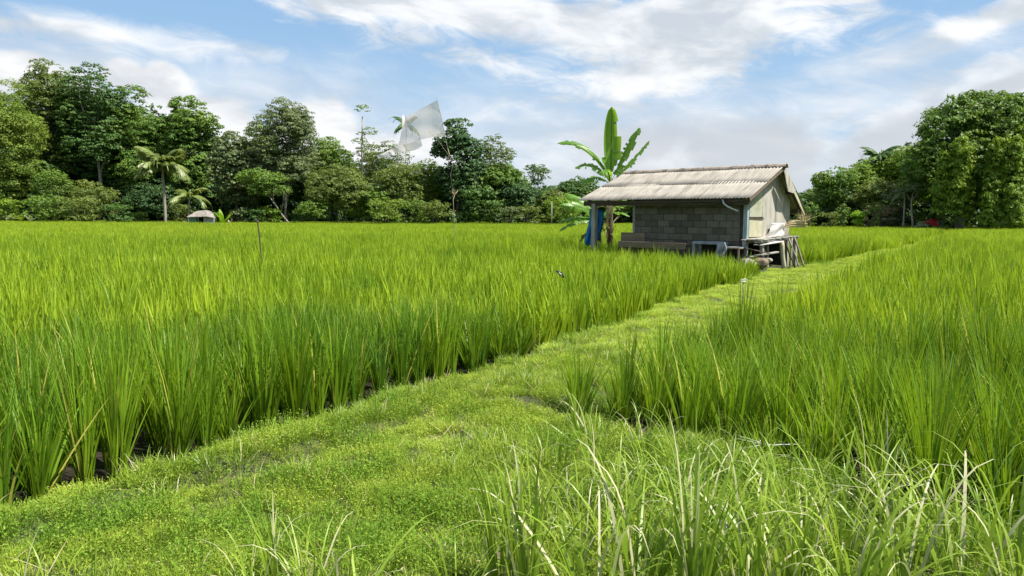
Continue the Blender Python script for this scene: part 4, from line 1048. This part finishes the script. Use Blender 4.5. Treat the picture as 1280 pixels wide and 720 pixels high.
# barge boards on the gable side of the back slope, eave beam in front
q = MB(); a, b_ = Vector((.36, 1.84, 3.22)), Vector((.36, 2.62, 2.52))
q.raw([(.34, 1.83, 3.25), (.34, 2.62, 2.53), (.34, 2.42, 2.45), (.34, 2.05, 2.50), (.34, 1.72, 3.12), (.365, 1.83, 3.25), (.365, 2.62, 2.53), (.365, 2.42, 2.45), (.365, 2.05, 2.50), (.365, 1.72, 3.12)],
      [(4, 3, 2, 1, 0), (5, 6, 7, 8, 9)] + [(i, (i + 1) % 5, 5 + (i + 1) % 5, 5 + i) for i in range(5)])
o = q.build('barge_board', M['panel_c'], roof); o['label'] = 'broad pale board at the apex'
q = MB(); q.beam((.345, 2.35, 2.66), (.345, 3.42, 1.76), .03, .11); q.build('barge_board', M['panel_b'], roof)
q = MB(); q.beam((.30, -.44, 2.17), (.30, 1.72, 3.19), .03, .07); q.build('barge_board', M['wood'], roof)
q = MB(); q.beam((.20, -.30, 2.10), (-6.35, -.30, 2.10), .07, .13); q.build('eave_beam', M['wood_dark'], roof)
# drain pipe hooked under the eave
q = MB(); q.tube([(-.62, -.42, 2.20), (-.58, -.43, 2.08), (-.46, -.40, 1.98), (-.30, -.34, 1.90), (-.16, -.26, 1.84)], .028, 8); q.build('drain_pipe', M['pipe'], hut, smooth=True)
# platform under the gable, on short stilts
q = MB(); q.beam((.05, -.25, .86), (.05, 2.8, 1.00), .10, .07); q.beam((.42, -.2, .88), (.42, 2.75, .98), .07, .06); pf = q.build('platform', M['post'], hut)
for k in range(7):
    q = MB(); y = -.24 + k * .43; q.box(.035, .50 + random.uniform(-.03, .05), y, y + random.uniform(.36, .41), .945 + y * .03, .97 + y * .03, jit=.008); q.build('plank', M['panel_c'] if k % 2 else M['post'], pf)
for x, y in ((.38, .3), (.36, 2.7), (-.02, 2.9), (-.05, 1.5)):
    q = MB(); q.beam((x + .04, y, -.12), (x, y, .92), .11, .11, (0, 1, 0)); q.build('stilt', M['post'], hut, bevel=.01)
q = MB(); q.box(-2.2, -.16, 1.2, 1.3, 0, .8); q.build('underfloor_shade_panel', M['shade_in'], hut)  # near-black panel standing in for the shade of the void under the floor

# ---- things at the shed (placed in the shed's own axes, then top-level)
HM = Matrix.Translation((HC.x, HC.y, 0)) @ Matrix.Rotation(HA, 4, 'Z')
def at_hut(name, x, y, z=0.0, rz=0.0):
    p = HM @ Vector((x, y, z)); return empty(name, p, HA + rz)
# bench
bn = at_hut('bench', -4.0, -.55)
q = MB(); q.box(-.45, .55, -.02, .02, .20, 1.10); 
q.raw([], []); q.build('end_board', M['wood'], bn, bevel=.005)
bn.children[0].rotation_euler = (0, 0, 0)
q = MB(); q.box(-.35, 2.35, -.28, .02, .74, .80, jit=.006); q.build('seat', M['wood'], bn, bevel=.004)
q = MB(); q.box(-.35, 2.35, -.31, -.285, .60, .80, jit=.006); q.build('front_rail', M['wood'], bn, bevel=.004)
for x in (-.3, 1.0, 2.28):
    q = MB(); q.beam((x, -.25, -.1), (x, -.25, .74), .07, .07, (0, 1, 0)); q.build('leg', M['wood_dark'], bn)
tag(bn, 'long brown wooden bench with a boxed left end against the block wall', 'bench')
# grey framed hutch with dark opening
hc = at_hut('hutch', -1.55, -.62)
def frame_box(root, w_, d_, h_, bar, mat):
    q = MB()
    for x in (0, w_ - bar):
        for y in (0, d_ - bar): q.box(x, x + bar, y, y + bar, -.05, h_)
    q.box(-.01, w_ + .01, -.012, bar + .002, h_ + .002, h_ + bar * .8); q.box(-.01, bar, bar + .004, d_, h_ + .002, h_ + bar * .75); q.box(w_ - bar, w_ + .012, bar + .004, d_, h_ + .002, h_ + bar * .75)
    q.build('frame', mat, root, bevel=.004)
    q = MB(); q.box(bar, w_ - bar, d_ - .03, d_ - .01, 0, h_ - .005); q.build('back_panel', M['shade_in'], root)  # back coloured near-black to paint the shade inside the box
    q = MB(); q.box(-.01, w_ + .01, bar + .01, d_ - .004, h_ + bar * .8, h_ + bar * .8 + .02); q.build('top_panel', M['bluegrey'], root)
frame_box(hc, 1.0, .5, .78, .085, M['bluegrey'])
tag(hc, 'grey-blue framed hutch with a black opening, right of the bench', 'hutch')
h2 = at_hut('crate', -.42, -.60)
frame_box(h2, .50, .45, .66, .05, M['wood'])
tag(h2, 'small dark open crate between the hutch and the shed corner', 'crate')
# crumpled blue-grey rag on the hutch's right
def cloth(name, w_, h_, mat, fold=.05, nx=14, nz=16, sag=.0, taper=0.0, waves=3.0):
    V = []; Q = []
    for j in range(nz + 1):
        for i in range(nx + 1):
            s, g = i / nx, j / nz; wd = w_ * (1 - taper * g)
            V.append(((s - .5) * wd + .04 * math.sin(g * 5), fold * math.sin(s * waves * 6.28 + g * 1.5) * (.3 + g) + .02 * math.sin(g * 9 + s * 4), -g * h_ * (1 + .10 * math.sin(s * 5)) - sag * math.sin(s * 3.14)))
    for j in range(nz):
        for i in range(nx): a = j * (nx + 1) + i; Q.append((a, a + 1, a + nx + 2, a + nx + 1))
    me = fast(name, V, Q, mat, smooth=True); o = mobj(name, me); md = o.modifiers.new('thickness', 'SOLIDIFY'); md.thickness = .006
    return o
o = cloth('rag', .34, .55, M['bluegrey'], .05); o.location = HM @ Vector((-.52, -.66, .86)); o.rotation_euler = (0, 0, HA); tag(o, 'grey-blue rag draped over the right corner of the hutch', 'rag')
o = cloth('hanging_cloth', .52, 1.25, M['blue'], .06, taper=-.1); p = gd(746, 262, 27.7); o.location = p; o.rotation_euler = (0, .12, -.3); tag(o, 'bright blue cloth hanging behind the porch post of the shed', 'cloth')
o = cloth('plastic_sheet', 1.05, .62, M['sheet'], .03, taper=-.3, waves=1.6); o.location = HM @ Vector((.14, 1.85, 1.46)); o.scale = (.85, .85, .85); o.rotation_euler = (.15, 0, HA + R(90)); tag(o, 'white plastic sheet slumped against the foot of the gable boards', 'plastic sheet')
# boards and junk under the platform
def loose(name, a, b_, wd, ht, mat, label, cat, group=None):
    q = MB(); q.beam(a, b_, wd, ht); o = q.build(name, mat, None, bevel=.004); o.matrix_world = HM; tag(o, label, cat, group); return o
loose('loose_plank', (.30, .1, .78), (.62, 1.1, .88), .26, .03, M['sheet'], 'pale plank lying flat under the edge of the platform', 'plank', 'loose planks')
loose('loose_plank', (.05, -.30, .94), (.3, 1.0, 1.02), .14, .03, M['panel_c'], 'short pinkish board poking out at the shed corner', 'plank', 'loose planks')
loose('loose_plank', (.20, -.25, .42), (.60, .9, .55), .20, .04, M['post'], 'grey plank sloping in the dark beneath the platform', 'plank', 'loose planks')
loose('loose_plank', (.15, -.35, .70), (.66, .30, .52), .12, .03, M['wood'], 'brown board tilted across the junk below the shed corner', 'plank', 'loose planks')
def pole(name, a, b_, r0, r1, mat, label, cat, group=None, mtx=HM, wob=.05, k=5, bend=.015):
    q = MB(); limb(q, a, b_, r0, r1, 8, k, bend); o = q.build(name, mat, None, smooth=True)
    if mtx is not None: o.matrix_world = mtx
    return tag(o, label, cat, group)
PG = 'poles propped at the gable of the shed'
pole('timber_pole', (.70, 1.25, -.05), (.62, 1.15, .90), .075, .07, M['panel_b'], 'thick pale round post standing in front of the platform', 'post', PG)
pole('leaning_pole', (1.00, 2.15, -.05), (.54, 2.25, 1.02), .035, .03, M['bamboo_dark'], 'outermost pole leaning against the platform edge, nearest the path', 'pole', PG)
pole('leaning_pole', (.80, 1.9, -.05), (.55, 1.45, .98), .03, .025, M['wood_dark'], 'dark stick leaning left behind the thick pale post', 'pole', PG)
pole('leaning_pole', (.75, 1.6, -.05), (.56, 2.05, .96), .03, .03, M['bamboo_dark'], 'stick crossing the dark one under the platform', 'pole', PG)
pole('leaning_pole', (.85, 2.1, -.05), (.53, 1.85, .97), .025, .025, M['post'], 'thin grey stick between the crossed sticks and the outermost pole', 'pole', PG)
# bamboo bundle sticking out of the gable towards the right
bb = ['lowest pole of the bamboo bundle sticking out beside the gable', 'second pole up in the bamboo bundle', 'third pole up in the bamboo bundle', 'topmost pole of the bamboo bundle', 'short pole at the back of the bamboo bundle']
for k in range(5):
    a = (.12 + .03 * k, 2.35 + .05 * k, 1.34 + .05 * k); b_ = (.62 + .02 * (k % 3), 3.02 - .04 * k, 1.34 + .045 * k + .01 * (k % 2))
    pole('bamboo_pole', a, b_, .028, .024, M['bamboo'], bb[k], 'bamboo pole', 'bamboo bundle beside the gable')
q_ = blades(120, .25, .55, .22, .9, .012, 4, .9, rng); o = mobj('straw_bundle', fast('straw_bundle', *q_[:2], M['straw'], {'tint': q_[2]})); o.location = HM @ Vector((.52, 2.95, 1.56)); o.scale = (.75, .75, .75); o.rotation_euler = (0, .3, 0)
tag(o, 'loose bundle of dry straw lying on the bamboo poles', 'straw')
# junk: rounded stones / sacks under the corner
def rock(name, loc, sx, sy, sz, mat, label, cat='stone', group=None, seed=0):
    bm = bmesh.new(); bmesh.ops.create_icosphere(bm, subdivisions=3, radius=1)
    for v in bm.verts:
        k = 1 + .28 * mnoise.noise(v.co * 1.5 + Vector((seed, seed * 2, 0))) + .08 * mnoise.noise(v.co * 5 + Vector((seed, 0, 0)))
        v.co = Vector((v.co.x * sx, v.co.y * sy, v.co.z * sz)) * k
    me = bpy.data.meshes.new(name); bm.to_mesh(me); bm.free(); me.materials.append(mat)
    for p in me.polygons: p.use_smooth = True
    o = mobj(name, me); o.location = loc; return tag(o, label, cat, group)
rock('sack', HM @ Vector((.45, .1, .24)), .26, .22, .18, M['wood'], 'whitish sack slumped in the dark under the platform', 'sack', seed=3)
rock('sack', HM @ Vector((.25, -.35, .18)), .26, .24, .22, M['stone'], 'grey sack in front of the small crate by the shed corner', 'sack', seed=5)
rock('bag', HM @ Vector((.42, .55, .30)), .2, .2, .10, M['post'], 'pale crumpled bag on the junk beneath the platform', 'bag', seed=9)

# ------------------------------------------------------------------ banana plants behind the porch
def banana_leaf(L_, W_, up0, curl, torn=0.35, k=26, fold=.25, roll=0.0):
    """midrib along +X with torn blade lobes on both sides"""
    V, Q, T = [], [], []; pts = []; x = z = 0; a = up0
    for i in range(k + 1):
        pts.append((x, z, a)); x += math.cos(a) * L_ / k; z += math.sin(a) * L_ / k; a -= curl / k * (.35 + 1.3 * i / k)
    for sd in (-1, 1):
        lag = 0; cut = 1.0; dr = 0
        for i in range(k):
            s = i / k
            if s < .14: continue
            if random.random() < torn: cut = random.uniform(.30, 1.10); dr = random.uniform(0, .35)
            w0 = W_ / 2 * max(.06, math.sin(min(1, (s - .12) / .88 * 1.0) * math.pi) ** .42) * cut; w1 = W_ / 2 * max(.04, math.sin(min(1, (s + 1 / k - .12) / .88) * math.pi) ** .42) * cut if s + 1 / k < 1 else .02
            (x0, z0, a0), (x1, z1, a1) = pts[i], pts[i + 1]
            cr, sr = math.cos(roll), math.sin(roll); yv = np.array([0, 1.0, 0])
            n0_ = np.array([-math.sin(a0), 0, math.cos(a0)]); n1_ = np.array([-math.sin(a1), 0, math.cos(a1)])
            n0 = n0_ * cr - yv * sr; n1 = n1_ * cr - yv * sr; s0 = (yv * cr + n0_ * sr) * sd; s1 = (yv * cr + n1_ * sr) * sd; xg = np.array([g_ := .3 * w0, 0, 0]) * .8
            f0 = fold - dr; g = .3 * w0
            b = len(V)
            V += [np.array([x0, 0, z0]), np.array([x1, 0, z1]), np.array([x1, 0, z1]) + xg * .4 + s1 * w1 * .6 + n1 * w1 * f0, np.array([x0, 0, z0]) + xg * .4 + s0 * w0 * .6 + n0 * w0 * f0,
                  np.array([x1, 0, z1]) + xg + s1 * w1 + n1 * w1 * (f0 - .35), np.array([x0, 0, z0]) + xg + s0 * w0 + n0 * w0 * (f0 - .35)]
            Q += [(b, b + 1, b + 2, b + 3), (b + 3, b + 2, b + 4, b + 5)]; tt = random.random() * .6; T += [tt, tt]
    for i in range(k):
        r0, r1 = .035 * (1 - i / k) + .006, .035 * (1 - (i + 1) / k) + .006; (x0, z0, a0), (x1, z1, a1) = pts[i], pts[i + 1]; b = len(V)
        V += [np.array(v, float) for v in ((x0, -r0, z0 - .004), (x0, r0, z0 - .004), (x1, r1, z1 - .004), (x1, -r1, z1 - .004), (x0, 0, z0 - r0 * 1.3), (x1, 0, z1 - r1 * 1.3))]
        Q += [(b, b + 1, b + 2, b + 3), (b, b + 3, b + 5, b + 4), (b + 1, b + 4, b + 5, b + 2)]; T += [.96] * 3
    return fast('leaf', np.array(V), np.array(Q), G['banana'], {'tint': T})
def banana(px, dist, stemh, leaves, label, r=.125, stem_mat='bark'):
    b = gd(px, 300, dist); root = empty('banana_plant', (b.x, b.y, 0)); dl = [(60 + 97 * k, -.2 - .25 * k, 1.3, .28, 1.0, .7, .5) for k in range(3)]
    q = MB(); q.tube([(0, 0, -.2), (.02, 0, stemh * .4), (0, 0, stemh * .8), (.0, 0, stemh * 1.08)], [r * 1.1, r, r * .8, r * .5], 10, .1); st = q.build('stem', M[stem_mat], root, smooth=True)
    for k in range(7):     # dead sheaths round the stem
        q_ = blades(5, .4, .9, .14, .5, .05, 4, 1.6, rng, droop=1.2); o = mobj('dry_sheath', fast('dry_sheath', *q_[:2], G['dry'], {'tint': q_[2]}), root, (0, 0, stemh * random.uniform(.2, .7)))
    for (az_, up0, L_, W_, curl, torn, tw) in leaves:
        o = mobj('leaf', banana_leaf(L_, W_, up0, curl, torn, roll=tw), root, (0, 0, stemh)); o.rotation_euler = (0, 0, R(az_))
    for (az_, up0, L_, W_, curl, torn, tw) in dl:
        me = banana_leaf(L_, W_, up0, curl, torn, roll=tw); me.materials[0] = G['dry']; o = mobj('leaf', me, root, (0, 0, stemh * .85)); o.rotation_euler = (0, 0, R(az_)); o['label'] = 'dead brown hanging leaf'
    return tag(root, label, 'banana plant', 'banana plants behind the shed porch')
# az: 0 = right, 180 = left in the picture, 270 = towards the camera
M['bananastem'] = solid('banana_stem', (0.05, 0.038, 0.02), (0.13, 0.10, 0.055), 4, .85, .4, (0.09, 0.12, 0.04), 2, stretch=(2, 2, .4))
banana(762, 30.6, 3.0, [
    (262, 1.50, 3.05, .95, .22, .12, 0.2), (178, 1.20, 3.0, .38, 1.6, .6, -.9), (186, 1.05, 1.8, .42, 1.9, .7, -.8), (352, 1.18, 2.5, .60, .20, .8, .9),
    (5, .80, 2.35, .28, -.1, .75, .8), (165, .6, 1.4, .5, 1.9, .6, -.5), (250, .9, 1.6, .5, 2.1, .6, 0)],
    'tall banana plant rising above the shed roof with one upright leaf', stem_mat='bananastem')
banana(748, 31.6, 1.5, [
    (165, .95, 1.9, .55, .9, .5, -.9), (195, .70, 1.9, .6, 1.0, .5, -1.0), (182, .20, 1.8, .36, .8, .6, -.4), (200, .0, 1.9, .34, .7, .6, -.4), (20, .9, 1.4, .5, 1.4, .4, 0), (330, .6, 1.5, .5, 1.4, .4, 0)],
    'shorter banana plant left of the porch with low drooping leaves', r=.11, stem_mat='bananastem')

# ------------------------------------------------------------------ flag on a bamboo pole, stakes, bird, scraps
D = 32.0
fl = empty('flag_on_pole', (gd(568, 300, D).x, D, 0))
def rel(px, py, dy=0.0): return gd(px, py, D + dy) - Vector((fl.location.x, D, 0))
q = MB(); q.tube([rel(568, 312), rel(568, 290), rel(567, 262), rel(566, 236)], [.017, .015, .013, .010], 8, .05); q.build('pole', M['bamboo_dark'], fl, smooth=True)
q = MB(); q.tube([rel(566, 238), rel(563, 218), rel(566, 207), rel(560, 188), rel(556.5, 172), rel(552, 148), rel(545.5, 121)], [.009, .008, .008, .009, .012, .011, .008], 7); q.build('whip', M['bamboo_dark'], fl, smooth=True)
q = MB(); q.tube([rel(571, 209), rel(558, 190), rel(545, 172), rel(536, 164)], [.008, .009, .009, .006], 6); q.build('brace', M['bamboo_dark'], fl, smooth=True)
q = MB(); q.tube([rel(562, 206), rel(562.5, 195), rel(560, 186)], [.01, .01, .008], 6); q.build('brace', M['bamboo'], fl, smooth=True)
mf = bpy.data.materials.new('thin_pale_cloth'); mf.use_nodes = True; t = NT(mf.node_tree); pb = t.n['Principled BSDF']; pb.inputs['Base Color'].default_value = (.86, .74, .72, 1); pb.inputs['Roughness'].default_value = .8
tl = t.new('ShaderNodeBsdfTranslucent'); tl.inputs[0].default_value = (.90, .80, .78, 1); tp = t.new('ShaderNodeBsdfTransparent'); m1 = t.new('ShaderNodeMixShader'); m1.inputs[0].default_value = .75; m2 = t.new('ShaderNodeMixShader')
tcn = t.new('ShaderNodeTexCoord'); m2.inputs[0].default_value = .35
t.put(m2.inputs[0], t.math('ADD', t.math('MULTIPLY', t.noise(tcn.outputs['Object'], 1.6, 3, .5), .55), .02, clamp=True))
t.l.new(pb.outputs[0], m1.inputs[1]); t.l.new(tl.outputs[0], m1.inputs[2]); t.l.new(m1.outputs[0], m2.inputs[1]); t.l.new(tp.outputs[0], m2.inputs[2]); t.l.new(m2.outputs[0], t.n['Material Output'].inputs[0])
V = []; Q = []; nx, nz = 26, 16
tA, tB, bA, bB = (547.5, 125), (500, 150), (557, 170), (497, 184)
for i in range(nx + 1):
    s = i / nx
    tx = np.interp(s, [0, .35, .75, 1], [547, 531, 508, 503]); ty = np.interp(s, [0, .35, .75, 1], [125, 133, 146, 143])
    bx_ = np.interp(s, [0, .25, .6, 1], [557, 545, 522, 497]); by_ = np.interp(s, [0, .25, .6, 1], [170, 171, 175, 186])
    for j in range(nz + 1):
        g = j / nz; p = rel(tx + (bx_ - tx) * g + 1.5 * math.sin(g * 3.14) * s, ty + (by_ - ty) * g, .15 * math.sin(s * 6 + g * 2) * s + .05 * math.sin(s * 14 - g * 4) * s + .03 * math.sin(g * 9 + s * 5)); V.append(p)
for i in range(nx):
    for j in range(nz): a = i * (nz + 1) + j; Q.append((a, a + 1, a + nz + 2, a + nz + 1))
mobj('flag_cloth', fast('flag_cloth', V, Q, mf, smooth=True), fl)
V = []; Q = []
for i in range(13):                                       # torn streamer below the cloth
    s = i / 12
    for j in range(5):
        g = j / 4; px_ = 525 - 55 * s + g * 3; py_ = 171 + 22 * s ** .8 + g * 11 * (1 - s * .6) + 1.5 * math.sin(s * 9); V.append(rel(px_, py_, .1 + .15 * math.sin(s * 8 + g)))
for i in range(12):
    for j in range(4): a = i * 5 + j; Q.append((a, a + 1, a + 6, a + 5))
mobj('streamer', fast('streamer', V, Q, mf, smooth=True), fl)
q_ = blades(26, .15, .38, .05, .9, .03, 3, 1.0, rng); o = mobj('dry_leaves', fast('dry_leaves', *q_[:2], G['dry'], {'tint': q_[2]}), fl, rel(568, 243))
q_ = blades(16, .2, .42, .04, 1.0, .03, 3, .4, rng); o = mobj('dry_leaves', fast('dry_leaves', *q_[:2], G['pale'], {'tint': q_[2]}), fl, rel(569, 270))
tag(fl, 'pale pinkish translucent flag on a thin bent bamboo pole in the left paddy', 'flag')
g = gd(325, 320, 17.5); st = empty('stake', (g.x, g.y, 0))
q = MB(); q.tube([(0.02, 0, -.1), (.03, 0, .6), (0, 0, 1.1), (-.03, 0, 1.45), (-.02, 0, 1.52)], [.016, .016, .018, .016, .012], 7, .12); q.build('stick', M['wood_dark'], st, smooth=True)
q = MB(); q.tube([(-.03, 0, 1.47), (-.07, 0, 1.52), (-.085, 0, 1.56)], [.018, .03, .016], 7, .1); q.build('tip', M['wood_dark'], st, smooth=True)
tag(st, 'dark crooked wooden stake sticking out of the left paddy below the leaning trunk', 'stake')
g = gp(928, 383); st = empty('stake', (g.x, g.y, 0)); s = g.y / F
q = MB(); q.tube([(0, 0, -.1), (.01, 0, .2), (0, 0, .47)], [.014, .013, .012], 7, .08); q.build('stick', M['bamboo_dark'], st, smooth=True)
q = MB(); q.tube([(-.08, 0, .44), (-.02, 0, .50), (.03, .01, .51), (.08, 0, .48), (.10, 0, .44)], [.008, .018, .022, .016, .006], 7, .15, .5); q.tube([(-.07, 0, .45), (0, -.02, .46), (.06, 0, .47)], [.006, .014, .008], 6, .1); q.build('plastic_tie', M['sheet'], st, smooth=True)
tag(st, 'short stake with a white plastic strip knotted on top beside the path', 'stake')
g = gd(689.5, 285, 100); q = MB(); q.tube([(0, 0, -.2), (0, 0, 3.6)], [.07, .055], 8); o = q.build('white_pole', M['post'], None, smooth=True); o.location = (g.x, g.y, 0); tag(o, 'thin pale pole at the far edge of the field left of the shed', 'pole')
# bird: dark with a white shoulder, perched aslant on a bent rice blade
g = gd(702, 343, 12.6); bd = empty('bird', g); bd.scale = (1.6, 1.6, 1.6)
M['bird_black'] = solid('black_feathers', (0.010, 0.010, 0.011), (0.03, 0.03, 0.03), 30, .6, .1); M['bird_white'] = solid('white_feathers', (0.6, 0.6, 0.55), (0.75, 0.75, 0.7), 30, .7, 0)
q = MB(); q.tube([(-.060, 0, .040), (-.052, 0, .036), (-.040, 0, .030), (-.026, 0, .020), (-.008, 0, .004), (.012, 0, -.014), (.030, 0, -.028), (.060, .002, -.048), (.085, .003, -.070)], [.002, .010, .015, .014, .020, .018, .010, .007, .004], 10); q.build('body', M['bird_black'], bd, smooth=True)
q = MB(); q.tube([(-.030, -.013, .022), (-.012, -.018, .006), (.006, -.017, -.012)], [.004, .012, .006], 8, 0, .5); q.build('wing_patch', M['bird_white'], bd, smooth=True)
q = MB(); q.tube([(.0, -.012, -.004), (.012, -.02, -.022), (.016, -.022, -.042)], [.010, .011, .003], 8, 0, .4); q.build('wing', M['bird_black'], bd, smooth=True)
q = MB(); q.tube([(-.060, 0, .041), (-.074, 0, .044)], [.003, .0008], 6); q.build('beak', M['bird_black'], bd)
tag(bd, 'small black and white bird clinging to the rice left of the shed', 'bird')
# scraps and stones in the foreground
g = gp(908, 662); rock('stone', (g.x, g.y, .01), .060, .05, .035, M['stone'], 'grey stone half hidden by long grass, lower right of the middle', 'stone', seed=1)
g = gp(903, 640); rock('stone', (g.x, g.y, .01), .035, .03, .02, M['stone'], 'small pinkish stone just behind the grey one', 'stone', seed=2)
M['buff'] = solid('buff_clod', (0.34, 0.27, 0.19), (0.52, 0.44, 0.33), 8, .9, .5)
g = gp(1262, 640); rock('stone', (g.x, g.y, .02), .075, .05, .045, M['buff'], 'buff stone on bare soil at the right edge', 'stone', seed=6)
g = gp(957, 570); o = mobj('bleached_leaf', fast('bleached_leaf', *(lambda r: (r[0], r[1]))(blades(6, .16, .27, .015, 1.35, .024, 6, .5, rng)), M['sheet'], {'tint': np.full(36, .5)})); o.location = (g.x, g.y, .08); o.scale = (1, 1, .45); tag(o, 'bleached white dry leaf over a dark hole at the foot of the right rice', 'dry leaf')
g = gp(720, 590); q_ = blades(1, .17, .17, .001, .1, .016, 6, .6, rng); o = mobj('yellow_blade', fast('yellow_blade', *q_[:2], G['dry'], {'tint': q_[2]})); 
o.data.materials[0] = leaf_mat('yellow_blade', (.5, .42, .10), (.6, .5, .14), trans=.3); o.location = (g.x, g.y, .12); o.rotation_euler = (0, -.35, 2.6); tag(o, 'single yellow dying blade tip in the grass near the middle', 'grass blade')
print('tree tris', NTRI[0])
